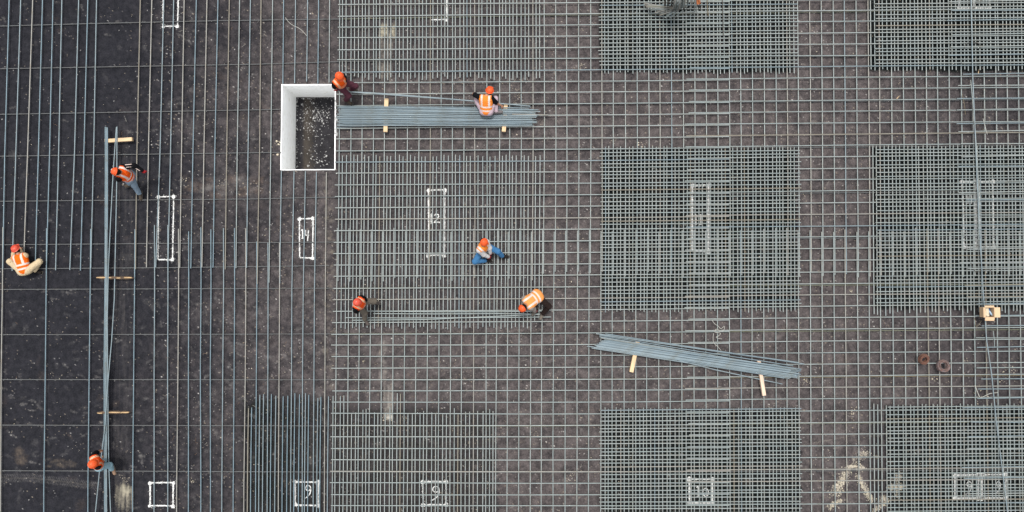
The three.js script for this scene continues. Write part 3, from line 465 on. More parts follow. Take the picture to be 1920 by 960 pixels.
// ------------------------------------------------------------------ people
function surfaceNets(prims, cell, k) { // a smooth skin round tapered bones
  const lo = V(1e9, 1e9, 1e9), hi = V(-1e9, -1e9, -1e9);
  for (const p of prims) { const R = Math.max(p.ra, p.rb) + 2.5 * cell; for (const q of [p.a, p.b]) { lo.min(V(q.x - R, q.y - R, q.z - R)); hi.max(V(q.x + R, q.y + R, q.z + R)); } }
  const nx = Math.ceil((hi.x - lo.x) / cell) + 1, ny = Math.ceil((hi.y - lo.y) / cell) + 1, nz = Math.ceil((hi.z - lo.z) / cell) + 1, F = new Float32Array(nx * ny * nz).fill(0.5);
  for (const p of prims) {
    const R = Math.max(p.ra, p.rb) + k + 2.5 * cell, ab = V().subVectors(p.b, p.a), L2 = ab.lengthSq() || 1e-9;
    const r0 = (v, o) => Math.max(0, Math.floor((v - R - o) / cell)), r1 = (v, o, n) => Math.min(n - 1, Math.ceil((v + R - o) / cell));
    const i0 = r0(Math.min(p.a.x, p.b.x), lo.x), i1 = r1(Math.max(p.a.x, p.b.x), lo.x, nx), j0 = r0(Math.min(p.a.y, p.b.y), lo.y), j1 = r1(Math.max(p.a.y, p.b.y), lo.y, ny), k0 = r0(Math.min(p.a.z, p.b.z), lo.z), k1 = r1(Math.max(p.a.z, p.b.z), lo.z, nz);
    for (let z = k0; z <= k1; z++) for (let y = j0; y <= j1; y++) for (let x = i0; x <= i1; x++) {
      const X = lo.x + x * cell - p.a.x, Y = lo.y + y * cell - p.a.y, Z = lo.z + z * cell - p.a.z, t = clamp((X * ab.x + Y * ab.y + Z * ab.z) / L2, 0, 1);
      const d = Math.sqrt((X - ab.x * t) ** 2 + (Y - ab.y * t) ** 2 + (Z - ab.z * t) ** 2) - lerp(p.ra, p.rb, t), o = (z * ny + y) * nx + x, f = F[o], kk = p.k ?? k, h = Math.max(kk - Math.abs(d - f), 0) / kk;
      F[o] = Math.min(d, f) - h * h * kk * 0.25;
    }
  }
  const id = new Int32Array(nx * ny * nz).fill(-1), P = [], I = [], dx = [0, 1, 0, 1, 0, 1, 0, 1], dy = [0, 0, 1, 1, 0, 0, 1, 1], dz = [0, 0, 0, 0, 1, 1, 1, 1];
  const E = [[0, 1], [2, 3], [4, 5], [6, 7], [0, 2], [1, 3], [4, 6], [5, 7], [0, 4], [1, 5], [2, 6], [3, 7]];
  for (let z = 0; z < nz - 1; z++) for (let y = 0; y < ny - 1; y++) for (let x = 0; x < nx - 1; x++) {
    let m = 0; const v = [];
    for (let c = 0; c < 8; c++) { const f = F[((z + dz[c]) * ny + y + dy[c]) * nx + x + dx[c]]; v.push(f); if (f < 0) m++; }
    if (!m || m === 8) continue;
    let sx = 0, sy = 0, sz = 0, n = 0;
    for (const [a, b] of E) if ((v[a] < 0) !== (v[b] < 0)) { const t = v[a] / (v[a] - v[b]); sx += lerp(dx[a], dx[b], t); sy += lerp(dy[a], dy[b], t); sz += lerp(dz[a], dz[b], t); n++; }
    id[(z * ny + y) * nx + x] = P.length / 3; P.push(lo.x + (x + sx / n) * cell, lo.y + (y + sy / n) * cell, lo.z + (z + sz / n) * cell);
  }
  const at3 = (x, y, z) => id[(z * ny + y) * nx + x];
  for (let z = 1; z < nz - 1; z++) for (let y = 1; y < ny - 1; y++) for (let x = 1; x < nx - 1; x++) {
    const o = (z * ny + y) * nx + x, f = F[o] < 0;
    const quad = (a, b, c, d, flip) => { if (a < 0 || b < 0 || c < 0 || d < 0) return; flip ? I.push(a, c, b, a, d, c) : I.push(a, b, c, a, c, d); };
    if (f !== F[o + 1] < 0) quad(at3(x, y - 1, z - 1), at3(x, y, z - 1), at3(x, y, z), at3(x, y - 1, z), !f);
    if (f !== F[o + nx] < 0) quad(at3(x - 1, y, z - 1), at3(x - 1, y, z), at3(x, y, z), at3(x, y, z - 1), !f);
    if (f !== F[o + nx * ny] < 0) quad(at3(x - 1, y - 1, z), at3(x, y - 1, z), at3(x, y, z), at3(x - 1, y, z), !f);
  }
  const g = new THREE.BufferGeometry(); g.setAttribute('position', new THREE.Float32BufferAttribute(P, 3)); g.setIndex(I); g.computeVertexNormals(); return g;
}
const bone = (a, b, ra, rb = ra, k) => ({ a, b, ra, rb, k });
function splitMesh(g, test) { // two meshes out of one surface
  const p = g.attributes.position, n = g.attributes.normal, ix = g.index.array, out = [[[], []], [[], []]];
  for (let i = 0; i < ix.length; i += 3) { const [a, b, c] = [ix[i], ix[i + 1], ix[i + 2]], q = V((p.getX(a) + p.getX(b) + p.getX(c)) / 3, (p.getY(a) + p.getY(b) + p.getY(c)) / 3, (p.getZ(a) + p.getZ(b) + p.getZ(c)) / 3), o = out[test(q) ? 1 : 0]; for (const v of [a, b, c]) { o[0].push(p.getX(v), p.getY(v), p.getZ(v)); o[1].push(n.getX(v), n.getY(v), n.getZ(v)); } }
  return out.map(([P, N]) => { const h = new THREE.BufferGeometry(); h.setAttribute('position', new THREE.Float32BufferAttribute(P, 3)); h.setAttribute('normal', new THREE.Float32BufferAttribute(N, 3)); return h; });
}
const cloth = (r, g, b, k = 0.12, f = 26) => { const q = noise(r * 91, b * 77) * 50; return dull(rgb(r, g, b)); };
function ik(a, b, l1, l2, pole) { // joint between two bones that bends towards the pole
  const d = V().subVectors(b, a); let L = d.length(); if (L > (l1 + l2) * 0.995) { b = a.clone().addScaledVector(d, (l1 + l2) * 0.995 / L); L = (l1 + l2) * 0.995; }
  d.normalize(); const x = (l1 * l1 - l2 * l2 + L * L) / (2 * L), h = Math.sqrt(Math.max(0, l1 * l1 - x * x)), q = V().subVectors(pole, a); q.addScaledVector(d, -q.dot(d)).normalize();
  return [a.clone().addScaledVector(d, x).addScaledVector(q, h), b];
}
function onRay(px, py, from, L, up = true) { // the point on a line of sight at a given distance from a joint
  const r = ray(px, py), oc = V().subVectors(eye, from), b = oc.dot(r), c = oc.lengthSq() - L * L, D = b * b - c;
  if (D < 0) { const p = eye.clone().addScaledVector(r, -b); return from.clone().add(p.sub(from).setLength(L)); }
  return eye.clone().addScaledVector(r, up ? -b - Math.sqrt(D) : -b + Math.sqrt(D));
}
const skinM = std(rgb(0.25, 0.115, 0.065), 0.6), hairM = dull(rgb(0.006, 0.005, 0.004)), eyeM = std(rgb(0.03, 0.025, 0.02), 0.3), lipM = std(rgb(0.30, 0.12, 0.10), 0.6), silver = std(rgb(0.44, 0.34, 0.30), 0.5, 0);
const gloveM = dull(rgb(0.20, 0.014, 0.016));
function handBones(w, dir, nrm, curl, side, o = 0) {
  const f = dir.clone().normalize(), n = nrm.clone().addScaledVector(f, -nrm.dot(f)).normalize(), s = V().crossVectors(f, n).multiplyScalar(side), B = [];
  const pt = (a, b, c) => w.clone().addScaledVector(f, a * K).addScaledVector(s, b * K).addScaledVector(n, c * K);
  for (const b of [-0.03, -0.01, 0.01, 0.028]) B.push(bone(pt(-0.012, b * 0.6, 0), pt(0.085, b, 0), 0.014 + o, 0.012 + o, 0.012));
  [[-0.032, 0.058], [-0.011, 0.074], [0.011, 0.080], [0.032, 0.070]].forEach(([b, L], q) => { // little finger to index
    const a = curl * (1 + 0.08 * q), p0 = pt(0.088, b, 0), d1 = f.clone().multiplyScalar(Math.cos(a)).addScaledVector(n, Math.sin(a)).addScaledVector(s, b * 1.5), p1 = p0.clone().addScaledVector(d1.normalize(), L * 0.52), d2 = f.clone().multiplyScalar(Math.cos(2.1 * a)).addScaledVector(n, Math.sin(2.1 * a)), p2 = p1.clone().addScaledVector(d2, L * 0.48);
    B.push(bone(p0, p1, 0.0095 + o, 0.0088 + o, 0.006), bone(p1, p2, 0.0088 + o, 0.0078 + o, 0.006));
  });
  const t0 = pt(0.022, 0.032, 0.006), t1 = pt(0.058, 0.060, 0.022), t2 = pt(0.086, 0.056, 0.040); B.push(bone(t0, t1, 0.013 + o, 0.0105 + o, 0.008), bone(t1, t2, 0.0105 + o, 0.009 + o, 0.006));
  return B;
}
function folds(g, amp = 0.007) { // shallow creases in cloth
  const p = g.attributes.position, n = g.attributes.normal;
  for (let i = 0; i < p.count; i++) { const x = p.getX(i), y = p.getY(i), z = p.getZ(i), w = noise(x * 9 + y * 7, z * 9 - y * 6) * 0.6 + noise(x * 22 - y * 14 + 5, z * 20 + y * 17) * 0.4, d = amp * (1 - 2 * Math.abs(w)) * 1.2; p.setXYZ(i, x + n.getX(i) * d, y + n.getY(i) * d, z + n.getZ(i) * d); }
  g.computeVertexNormals(); return g;
}
const K = 0.93; // build of the workers
function person(S) {
  const ang = S.face * Math.PI / 180, f = V(Math.cos(ang), 0, -Math.sin(ang)), up = V(0, 1, 0), rt = V().crossVectors(f, up).normalize();
  const pelvis = at(...S.pelvis), neck = onRay(S.neck[0], S.neck[1], pelvis, 0.50 * K, true), spine = V().subVectors(neck, pelvis).normalize();
  const rtS = S.twist ? rt.clone().applyAxisAngle(spine, S.twist) : rt; rtS.addScaledVector(spine, -rtS.dot(spine)).normalize();
  const hip = [-1, 1].map((s) => pelvis.clone().addScaledVector(rt, s * 0.088 * K)), sh = [-1, 1].map((s) => neck.clone().addScaledVector(rtS, s * 0.172 * K).addScaledVector(spine, -0.05 * K));
  const front = V().crossVectors(spine, rtS).normalize().multiplyScalar(V().crossVectors(spine, rtS).dot(f) < 0 ? -1 : 1);
  const arms = [0, 1].map((s) => { const h = at(...S.hands[s]); const [e, w] = ik(sh[s], h, 0.29 * K, 0.25 * K, at(...S.elbows[s])); return { e, w }; });
  const legs = [0, 1].map((s) => { const fo = at(...S.feet[s]); fo.y += 0.09; const [k, a] = ik(hip[s], fo, 0.43 * K, 0.42 * K, at(...S.knees[s])); return { k, a }; });
  const base = pelvis.clone(); base.y = Math.min(legs[0].a.y, legs[1].a.y) - 0.09;
  const P = thing('person', base, S.label, 'person', 'construction workers');
  // head
  const hc = onRay(S.head[0], S.head[1], neck, 0.20 * K, true), look = (S.pitch ?? 40) * Math.PI / 180, fh = f.clone().applyAxisAngle(up, (S.turn ?? 0) * Math.PI / 180);
  const face = fh.clone().multiplyScalar(Math.cos(look)).addScaledVector(up, -Math.sin(look)), crown = fh.clone().multiplyScalar(Math.sin(look)).addScaledVector(up, Math.cos(look)), side = V().crossVectors(face, crown);
  const hp = (a, b, c) => hc.clone().addScaledVector(face, a * K).addScaledVector(crown, b * K).addScaledVector(side, c * K);
  const kb = (a, b, ra, rb = ra, k) => bone(a, b, ra * K, rb * K, k);
  const headB = [kb(hp(-0.015, 0.01, 0), hp(0.02, 0.01, 0), 0.088, 0.084), kb(hp(0.035, -0.04, 0), hp(0.05, -0.105, 0), 0.062, 0.042), kb(hp(0.092, -0.02, 0), hp(0.108, -0.045, 0), 0.010, 0.015, 0.015), kb(hp(-0.005, -0.02, 0.084), hp(-0.01, -0.055, 0.08), 0.018, 0.013, 0.01), kb(hp(-0.005, -0.02, -0.084), hp(-0.01, -0.055, -0.08), 0.018, 0.013, 0.01), kb(hp(-0.02, -0.05, 0), neck, 0.058, 0.062, 0.03)];
  const torso = (o, waist = 0) => { const c = (t, u) => pelvis.clone().lerp(neck, t).addScaledVector(rtS, u * K); return [...(waist ? [] : [kb(hip[0], hip[1], 0.105 + o)]), kb(c(waist, -0.05), c(0.8, -0.10), 0.100 + o, 0.090 + o), kb(c(waist, 0.05), c(0.8, 0.10), 0.100 + o, 0.090 + o), kb(c(waist, 0), c(0.72, 0), 0.112 + o, 0.118 + o), kb(sh[0].clone().lerp(neck, 0.12), sh[1].clone().lerp(neck, 0.12), 0.062 + o)]; };
  const limb = (s, o) => [kb(sh[s], arms[s].e, 0.056 + o, 0.044 + o), kb(arms[s].e, arms[s].w, 0.043 + o, 0.029 + o)];
  const leg = (s, o, end = 1) => [kb(hip[s], legs[s].k, 0.088 + o, 0.060 + o), kb(legs[s].k, legs[s].k.clone().lerp(legs[s].a, end), 0.058 + o, 0.042 + o)];
  const toe = [0, 1].map((s) => { const d = S.toes?.[s] ?? S.face, q = d * Math.PI / 180; return V(Math.cos(q), 0, -Math.sin(q)); });
  const foot = (s, o) => { const a = legs[s].a, d = toe[s]; return [kb(a.clone().addScaledVector(d, -0.05).setY(a.y - 0.045), a.clone().addScaledVector(d, 0.15).setY(a.y - 0.052), 0.040 + o, 0.034 + o), kb(a, a.clone().setY(a.y - 0.04), 0.04 + o, 0.042 + o)]; };
  const hands = [0, 1].map((s) => { const d = V().subVectors(arms[s].w, arms[s].e).normalize(); const n = V(0, -1, 0).addScaledVector(f, -0.25); return { d, n }; });
  const body = mergeGeometries([
    surfaceNets([...torso(0), ...limb(0, 0), ...limb(1, 0), ...leg(0, 0), ...leg(1, 0), ...foot(0, 0), ...foot(1, 0), kb(neck, hc.clone().addScaledVector(crown, -0.06), 0.06, 0.058)], 0.016, 0.05),
    surfaceNets(headB, 0.007, 0.03), ...[0, 1].map((s) => surfaceNets(handBones(arms[s].w, hands[s].d, hands[s].n, S.curl ?? 0.75, s ? -1 : 1), 0.0042, 0.01)),
  ]);
  part('body', body, S.skin ?? skinM, P);
  part('hair', surfaceNets([kb(hp(-0.04, 0.012, 0), hp(-0.03, -0.045, 0), 0.078, 0.066), kb(hp(-0.03, 0.0, 0.035), hp(-0.035, -0.03, 0.035), 0.062, 0.055), kb(hp(-0.03, 0.0, -0.035), hp(-0.035, -0.03, -0.035), 0.062, 0.055)], 0.011, 0.03), hairM, P);
  for (const s of [-1, 1]) part('eye', new THREE.SphereGeometry(0.011, 10, 8).translate(...hp(0.088, -0.012, s * 0.032).toArray()), eyeM, P);
  part('mouth', tube([hp(0.086, -0.083, -0.02), hp(0.094, -0.083, 0), hp(0.086, -0.083, 0.02)], 0.006, 6), lipM, P);
  // clothes
  const shirtArm = (s) => { const o = 0.02; if (S.sleeve === 'short') return [kb(sh[s], sh[s].clone().lerp(arms[s].e, 0.85), 0.058 + o, 0.052 + o)]; return [kb(sh[s], arms[s].e, 0.058 + o, 0.047 + o), kb(arms[s].e, arms[s].e.clone().lerp(arms[s].w, 0.94), 0.047 + o, 0.034 + o)]; };
  const shirt = part('shirt', folds(surfaceNets([...torso(0.014, 0.12), ...shirtArm(0), ...shirtArm(1)], 0.013, 0.045)), S.shirt, P);
  const tr = (s) => [kb(hip[s], legs[s].k, 0.104, 0.078), kb(legs[s].k, legs[s].k.clone().lerp(legs[s].a, 0.92), 0.076, 0.064)];
  part('trousers', folds(surfaceNets([kb(hip[0], hip[1], 0.120), kb(pelvis, pelvis.clone().lerp(neck, 0.2), 0.124, 0.118), ...tr(0), ...tr(1)], 0.013, 0.04), 0.009), S.trousers, P);
  for (const s of [0, 1]) { const b = part('boot', surfaceNets([...foot(s, 0.014), kb(legs[s].a, legs[s].a.clone().lerp(legs[s].k, 0.16), 0.056, 0.056)], 0.011, 0.025), S.boots, P); const a = legs[s].a, d = toe[s], so = new RoundedBoxGeometry(0.098, 0.026, 0.30, 2, 0.012); so.rotateY(Math.atan2(d.x, d.z)); so.translate(a.x + d.x * 0.055, a.y - 0.094, a.z + d.z * 0.055); part('sole', so, S.sole ?? eyeM, b); }
  // vest with reflective bands
  const vg = folds(surfaceNets(torso(0.026, S.vestLow ?? 0.13), 0.011, 0.05), 0.006);
  const tOf = (q) => V().subVectors(q, pelvis).dot(spine) / (0.5 * K), uOf = (q) => V().subVectors(q, pelvis).dot(rtS) / K;
  const [vf, vs] = splitMesh(vg, (q) => { const t = tOf(q), u = Math.abs(uOf(q)); return (t > 0.11 && t < 0.22) || (t > 0.36 && t < 0.47) || (t > 0.4 && u > 0.085 && u < 0.145); });
  const vest = part('vest', vf, S.vest, P); part('reflective_band', vs, S.band ?? silver, vest);
  if (S.gloves) for (const s of [0, 1]) if (S.gloves[s]) part('glove', surfaceNets([...handBones(arms[s].w, hands[s].d, hands[s].n, S.curl ?? 0.75, s ? -1 : 1, 0.0035), kb(arms[s].w, arms[s].w.clone().addScaledVector(hands[s].d, -0.04), 0.036, 0.040, 0.01)], 0.0046, 0.01), S.gloves[s], P);
  if (S.stripes) for (const s of [0, 1]) for (const o of [-1, 1]) { const q = V().crossVectors(V().subVectors(arms[s].w, sh[s]), up).normalize().multiplyScalar(o * 0.035), u = V(0, 0.062, 0); part('sleeve_stripe', tube([sh[s].clone().lerp(arms[s].e, 0.25), arms[s].e, arms[s].e.clone().lerp(arms[s].w, 0.85)].map((v, k) => v.clone().add(q).add(u.clone().multiplyScalar(1 - 0.13 * k))), 0.013, 6), silver, shirt); }
  // hard hat: ribbed shell, brim and peak
  const prof = []; for (let k = 0; k <= 12; k++) { const a = (k / 12) * Math.PI / 2; prof.push(new THREE.Vector2(0.122 * Math.cos(a) ** 0.85, 0.112 * Math.sin(a))); }
  prof.unshift(new THREE.Vector2(0.112, -0.012), new THREE.Vector2(0.138, -0.014), new THREE.Vector2(0.138, -0.006), new THREE.Vector2(0.124, 0.0)); prof[prof.length - 1].x = 0.0001;
  const lathe = new THREE.LatheGeometry(prof, 32).toNonIndexed(); lathe.deleteAttribute('uv');
  const pk = new THREE.CylinderGeometry(0.145, 0.145, 0.010, 24, 1, false, -0.75, 1.5).toNonIndexed(); pk.deleteAttribute('uv'); pk.translate(0, -0.012, 0.026);
  const ribs = [-0.03, 0, 0.03].map((x) => { const pts = []; for (let k = 0; k <= 12; k++) { const a = lerp(0.5, Math.PI - 0.4, k / 12), rr = Math.sqrt(1 - (x / 0.122) ** 2); pts.push(V(x, 0.112 * rr * Math.sin(a) + 0.001, 0.122 * rr * Math.cos(a))); } const g = tube(pts, 0.007, 6).toNonIndexed(); g.deleteAttribute('uv'); return g; });
  const hg = mergeGeometries([lathe, pk, ...ribs]); hg.scale(0.93 * K, 0.95 * K, 1.04 * K); hg.applyMatrix4(new THREE.Matrix4().makeBasis(V().crossVectors(crown, face), crown, face).setPosition(hp(0, 0.035, 0)));
  const hat = part('hard_hat', hg, S.hat, P);
  if (S.sticker) for (const [b, c, w] of [[-0.01, 0.035, 0.055], [0.05, -0.05, 0.045]]) { const q = V(b, 0, c), n = hp(b, Math.sqrt(Math.max(0, 1 - (b * b) / 0.0165 - (c * c) / 0.0132)) * 0.106 + 0.040, c), g = new THREE.CylinderGeometry(w * 0.5, w * 0.5, 0.004, 10); g.applyMatrix4(new THREE.Matrix4().makeRotationFromQuaternion(new THREE.Quaternion().setFromUnitVectors(up, V().subVectors(n, hp(0, 0.0, 0)).normalize()))); g.translate(n.x, n.y, n.z); part('sticker', g, silver, hat); }
  return P;
}
const bandO = std(rgb(0.46, 0.235, 0.135), 0.5);
const hiviz = (r, g, b) => dull(rgb(r, g, b), { roughness: 0.85 });
const orange = hiviz(0.50, 0.062, 0.005), orangeMid = hiviz(0.50, 0.085, 0.006), orangeLt = hiviz(0.50, 0.145, 0.022), orangePale = hiviz(0.47, 0.18, 0.05), orangeRd = hiviz(0.48, 0.048, 0.006);
const hatO = new THREE.MeshPhysicalMaterial({ color: rgb(0.48, 0.062, 0.012), roughness: 0.4, specularIntensity: 0.5 }), hatR = new THREE.MeshPhysicalMaterial({ color: rgb(0.40, 0.045, 0.022), roughness: 0.32, specularIntensity: 0.8 });
const black = cloth(0.0045, 0.0045, 0.0055), darkBoot = dull(rgb(0.012, 0.010, 0.009)), brownBoot = dull(rgb(0.045, 0.036, 0.028));
const ST = HH + RB; // standing on the top bars
person({ label: 'worker in orange vest and striped black sleeves bending beside the upright bundle', face: 170, pelvis: [244, 333, 0.80], neck: [226, 322], head: [218.5, 322], pitch: 45, hands: [[217, 337, 0.62], [266.5, 319.5, 0.95]], elbows: [[226, 340, 0.9], [251, 311, 1.1]], feet: [[247, 346, HV + 0.02], [265.5, 366, 0.01]], knees: [[240, 338, 0.5], [251, 347, 0.5]], toes: [200, 275], vest: orange, hat: hatO, shirt: black, trousers: cloth(0.13, 0.17, 0.21), boots: brownBoot, gloves: [black, gloveM], stripes: true, sticker: true });
person({ label: 'squatting worker in cream clothes and orange vest at the left edge', face: 108, pelvis: [46.5, 508, 0.28], neck: [34, 475], head: [28.5, 463.5], pitch: 35, hands: [[25, 474, 0.10], [38, 469, 0.10]], elbows: [[26, 486, 0.15], [40, 484, 0.15]], feet: [[37, 504, 0.02], [68, 508, 0.02]], knees: [[18, 488, 0.7], [56, 482, 0.6]], toes: [120, -20], vest: orangeMid, hat: hatR, shirt: cloth(0.36, 0.265, 0.165), trousers: cloth(0.37, 0.29, 0.185), boots: darkBoot, vestLow: 0.05 });
person({ label: 'worker in light blue jeans bending at the lower end of the upright bundle', face: 25, pelvis: [184, 871, 0.80], neck: [178.5, 864.5], head: [173.5, 870], pitch: 55, hands: [[192, 841, 0.45], [194, 860, 0.45]], elbows: [[179, 840, 1.0], [166, 882, 1.0]], feet: [[187, 861, 0.06], [213, 878, 0.02]], knees: [[192, 866, 0.5], [204, 871, 0.5]], toes: [30, -70], sleeve: 'short', band: bandO, vest: orangeRd, hat: hatO, shirt: black, trousers: cloth(0.17, 0.26, 0.295), boots: dull(rgb(0.17, 0.11, 0.075)) });
person({ label: 'worker in maroon trousers crouching at the corner of the pit with a bar', face: -48, pelvis: [640, 157, 0.85], neck: [635, 150], head: [636, 142.5], pitch: 45, hands: [[646, 169, 0.55], [631, 171.5, 0.60]], elbows: [[652, 150, 0.9], [615, 165, 0.9]], feet: [[660, 168.5, ST], [650, 189, ST]], knees: [[672, 164, 0.45], [658, 186, 0.45]], toes: [-15, -35], sleeve: 'short', band: bandO, vest: orange, hat: hatO, shirt: black, trousers: cloth(0.05, 0.017, 0.024), boots: brownBoot, gloves: [gloveM, gloveM] });
person({ label: 'worker in lavender trousers squatting on the flat bar pile', face: 76, pelvis: [912, 209, 0.50], neck: [911, 181], head: [920.5, 167], pitch: 30, hands: [[895, 186, 0.42], [941, 199, 0.36]], elbows: [[890, 176, 0.7], [921, 214, 0.55]], feet: [[905, 212.5, 0.29], [930, 211, 0.29]], knees: [[902, 191, 0.62], [921, 192, 0.62]], toes: [95, 5], sleeve: 'short', vest: orangeLt, hat: hatO, shirt: black, trousers: cloth(0.31, 0.235, 0.26), boots: dull(rgb(0.10, 0.09, 0.09)), vestLow: 0.05 });
person({ label: 'kneeling worker in blue jeans and pale sleeves on the upright mat', face: -42, pelvis: [908, 464.5, 0.42], neck: [905, 461], head: [906.8, 453.5], pitch: 45, hands: [[921, 480, 0.34], [924.5, 487.5, 0.24]], elbows: [[924, 462, 0.7], [899, 482, 0.6]], feet: [[942, 480.5, ST], [911, 488, ST]], knees: [[928, 469, 0.5], [898, 485, 0.4]], toes: [-5, -8], vest: orangeLt, hat: hatO, shirt: cloth(0.34, 0.325, 0.32), trousers: cloth(0.032, 0.10, 0.20), boots: darkBoot, gloves: [gloveM, gloveM] });
person({ label: 'worker in black jacket and grey trousers stepping at the left end of the held bars', face: -28, pelvis: [676, 570.5, 0.88], neck: [672, 568], head: [668.7, 566], pitch: 50, hands: [[689, 566.5, 0.65], [673, 592.5, 0.34]], elbows: [[680, 552, 1.0], [662, 586, 0.8]], feet: [[701, 567.5, ST], [685, 599, ST]], knees: [[698, 565, 0.6], [688, 590, 0.45]], toes: [-5, -60], band: bandO, vest: orangeRd, hat: hatR, shirt: black, trousers: cloth(0.085, 0.072, 0.058), boots: dull(rgb(0.06, 0.05, 0.045)), gloves: [gloveM, gloveM] });
person({ label: 'worker bent right over, back up, at the right end of the held bars', face: 222, pelvis: [1008.5, 554.5, 0.66], neck: [987, 570], head: [980.5, 577], pitch: 62, hands: [[1005, 586, 0.24], [984, 587, 0.24]], elbows: [[1008, 572, 0.65], [970, 566, 0.5]], feet: [[1017, 588, ST], [1005, 582, ST]], knees: [[1017, 571, 0.5], [1000, 570, 0.5]], toes: [250, 230], vest: orangePale, hat: hatO, shirt: cloth(0.155, 0.135, 0.12), trousers: cloth(0.014, 0.009, 0.008), boots: dull(rgb(0.10, 0.085, 0.07)), gloves: [gloveM, gloveM], vestLow: 0.0 });

// ------------------------------------------------------------------ cardboard box, coils, rod bundle, wires, crumbs
{
  const card = std(0xffffff, 0.9, 0, { map: tex(64, 64, (u, v) => { const k = 1 + 0.05 * noise(u * 20, v * 2) + 0.04 * noise(u * 6, v * 6); return [0.40 * k, 0.275 * k, 0.165 * k]; }) }), cardIn = std(rgb(0.12, 0.075, 0.04), 0.9);
  const y0 = TOP + 0.03, H = 0.24, c = at(1856, 585.7, y0 + H), w = 0.27, d = 0.29, t = 0.008;
  const b = thing('cardboard_box', V(c.x, y0, c.z), 'open brown cardboard box with flaps folded out at the right edge', 'box');
  part('bottom', new THREE.BoxGeometry(w, t, d).translate(c.x, y0 + t / 2, c.z), cardIn, b);
  for (const s of [-1, 1]) { part('side', new THREE.BoxGeometry(t, H - t, d).translate(c.x + s * (w / 2 - t / 2), y0 + t + (H - t) / 2, c.z), card, b); part('side', new THREE.BoxGeometry(w - 2 * t, H - t, t).translate(c.x, y0 + t + (H - t) / 2, c.z + s * (d / 2 - t / 2)), card, b); }
  const flap = (fw, fd, x, z, axis, a) => { const g = new THREE.BoxGeometry(fw, 0.006, fd, 4, 1, 4); const p = g.attributes.position; for (let i = 0; i < p.count; i++) p.setY(i, p.getY(i) + 0.004 * Math.sin(p.getX(i) * 9 + p.getZ(i) * 7)); axis ? g.translate(0, 0, Math.sign(z) * fd / 2) : g.translate(Math.sign(x) * fw / 2, 0, 0); axis ? g.rotateX(a) : g.rotateZ(a); g.translate(c.x + x, y0 + H + 0.004, c.z + z); g.computeVertexNormals(); part('flap', g, card, b); };
  flap(0.15, d, w / 2, 0, 0, 0.12); flap(0.10, d, -w / 2, 0, 0, -0.5); flap(w, 0.10, 0, d / 2, 1, 0.25); flap(w, 0.06, 0, -d / 2, 1, -0.6);
  const pp = new THREE.PlaneGeometry(0.12, 0.25, 8, 12), pq = pp.attributes.position; for (let i = 0; i < pq.count; i++) pq.setZ(i, 0.02 * noise(pq.getX(i) * 14, pq.getY(i) * 9)); pp.rotateX(-Math.PI / 2); pp.rotateZ(0.2); pp.rotateY(0.1); pp.translate(c.x - 0.03, y0 + 0.15, c.z); pp.computeVertexNormals();
  solo('paper_sheet', pp, std(rgb(0.42, 0.36, 0.26), 0.9), 'crumpled cream paper inside the cardboard box', 'paper');
  const bt = mergeGeometries([new THREE.LatheGeometry([[0.001, 0], [0.034, 0.004], [0.036, 0.12], [0.030, 0.15], [0.013, 0.18], [0.013, 0.2], [0.001, 0.2]].map(([x, y]) => new THREE.Vector2(x, y)), 18)]); bt.rotateX(Math.PI / 2 - 0.15); bt.translate(c.x + 0.078, y0 + 0.07, c.z - 0.10);
  solo('plastic_bottle', bt, std(rgb(0.02, 0.10, 0.28), 0.3), 'blue plastic bottle inside the cardboard box', 'bottle');
  const bt2 = bt.clone().scale(0.85, 0.85, 0.85); bt2.rotateY(0.5); bt2.computeBoundingBox(); const bc = bt2.boundingBox.getCenter(V()); bt2.translate(c.x + 0.085 - bc.x, y0 + 0.135 - bc.y, c.z + 0.03 - bc.z);
  solo('wrapper', bt2, std(rgb(0.20, 0.27, 0.34), 0.4), 'pale bluish wrapped bottle lying on the blue one in the cardboard box', 'bottle');
}
{ // coils of rusty tying wire
  const rustC = std(0xffffff, 0.85, 0.1, { map: tex(32, 256, (u, v) => { const n = noise(u * 2, v * 30), m = noise(u * 5, v * 8); return [0.115 + 0.05 * n + 0.03 * m, 0.052 + 0.02 * n, 0.034 + 0.012 * n]; }) }), rustG = std(0xffffff, 0.8, 0.2, { map: tex(32, 256, (u, v) => { const n = noise(u * 2 + 8, v * 30), m = smooth(0, 0.6, noise(u * 4, v * 9)); return [0.14 + 0.05 * n, lerp(0.11, 0.06, m) + 0.03 * n, lerp(0.11, 0.035, m) + 0.02 * n]; }) });
  const coil = (px, py, R, w, tilt, m, label) => {
    const c = at(px, py, TOP + 0.08), gs = [];
    for (let k = 0; k < 46; k++) { const r = R + jit(w * 0.5), yy = jit(0.055), ph = rnd() * 6.28, ex = 1 + jit(0.05), pts = []; for (let q = 0; q <= 30; q++) { const a = ph + (q / 30) * 6.4; pts.push(V(Math.cos(a) * r * ex + jit(0.003), yy + 0.012 * Math.sin(a * 1 + ph), Math.sin(a) * r + jit(0.003)).applyEuler(tilt).add(c)); } gs.push(tube(pts, 0.0058, 5)); }
    solo('wire_coil', mergeGeometries(gs), m, label, 'wire coil');
  };
  coil(1732, 673.5, 0.122, 0.075, new THREE.Euler(0.25, 0, -0.12), rustC, 'rusty brown coil of tying wire, the upper left of two coils');
  coil(1769, 686, 0.135, 0.085, new THREE.Euler(-0.2, 0, 0.1), rustG, 'greyer rusty coil of tying wire, the lower right of two coils');
}
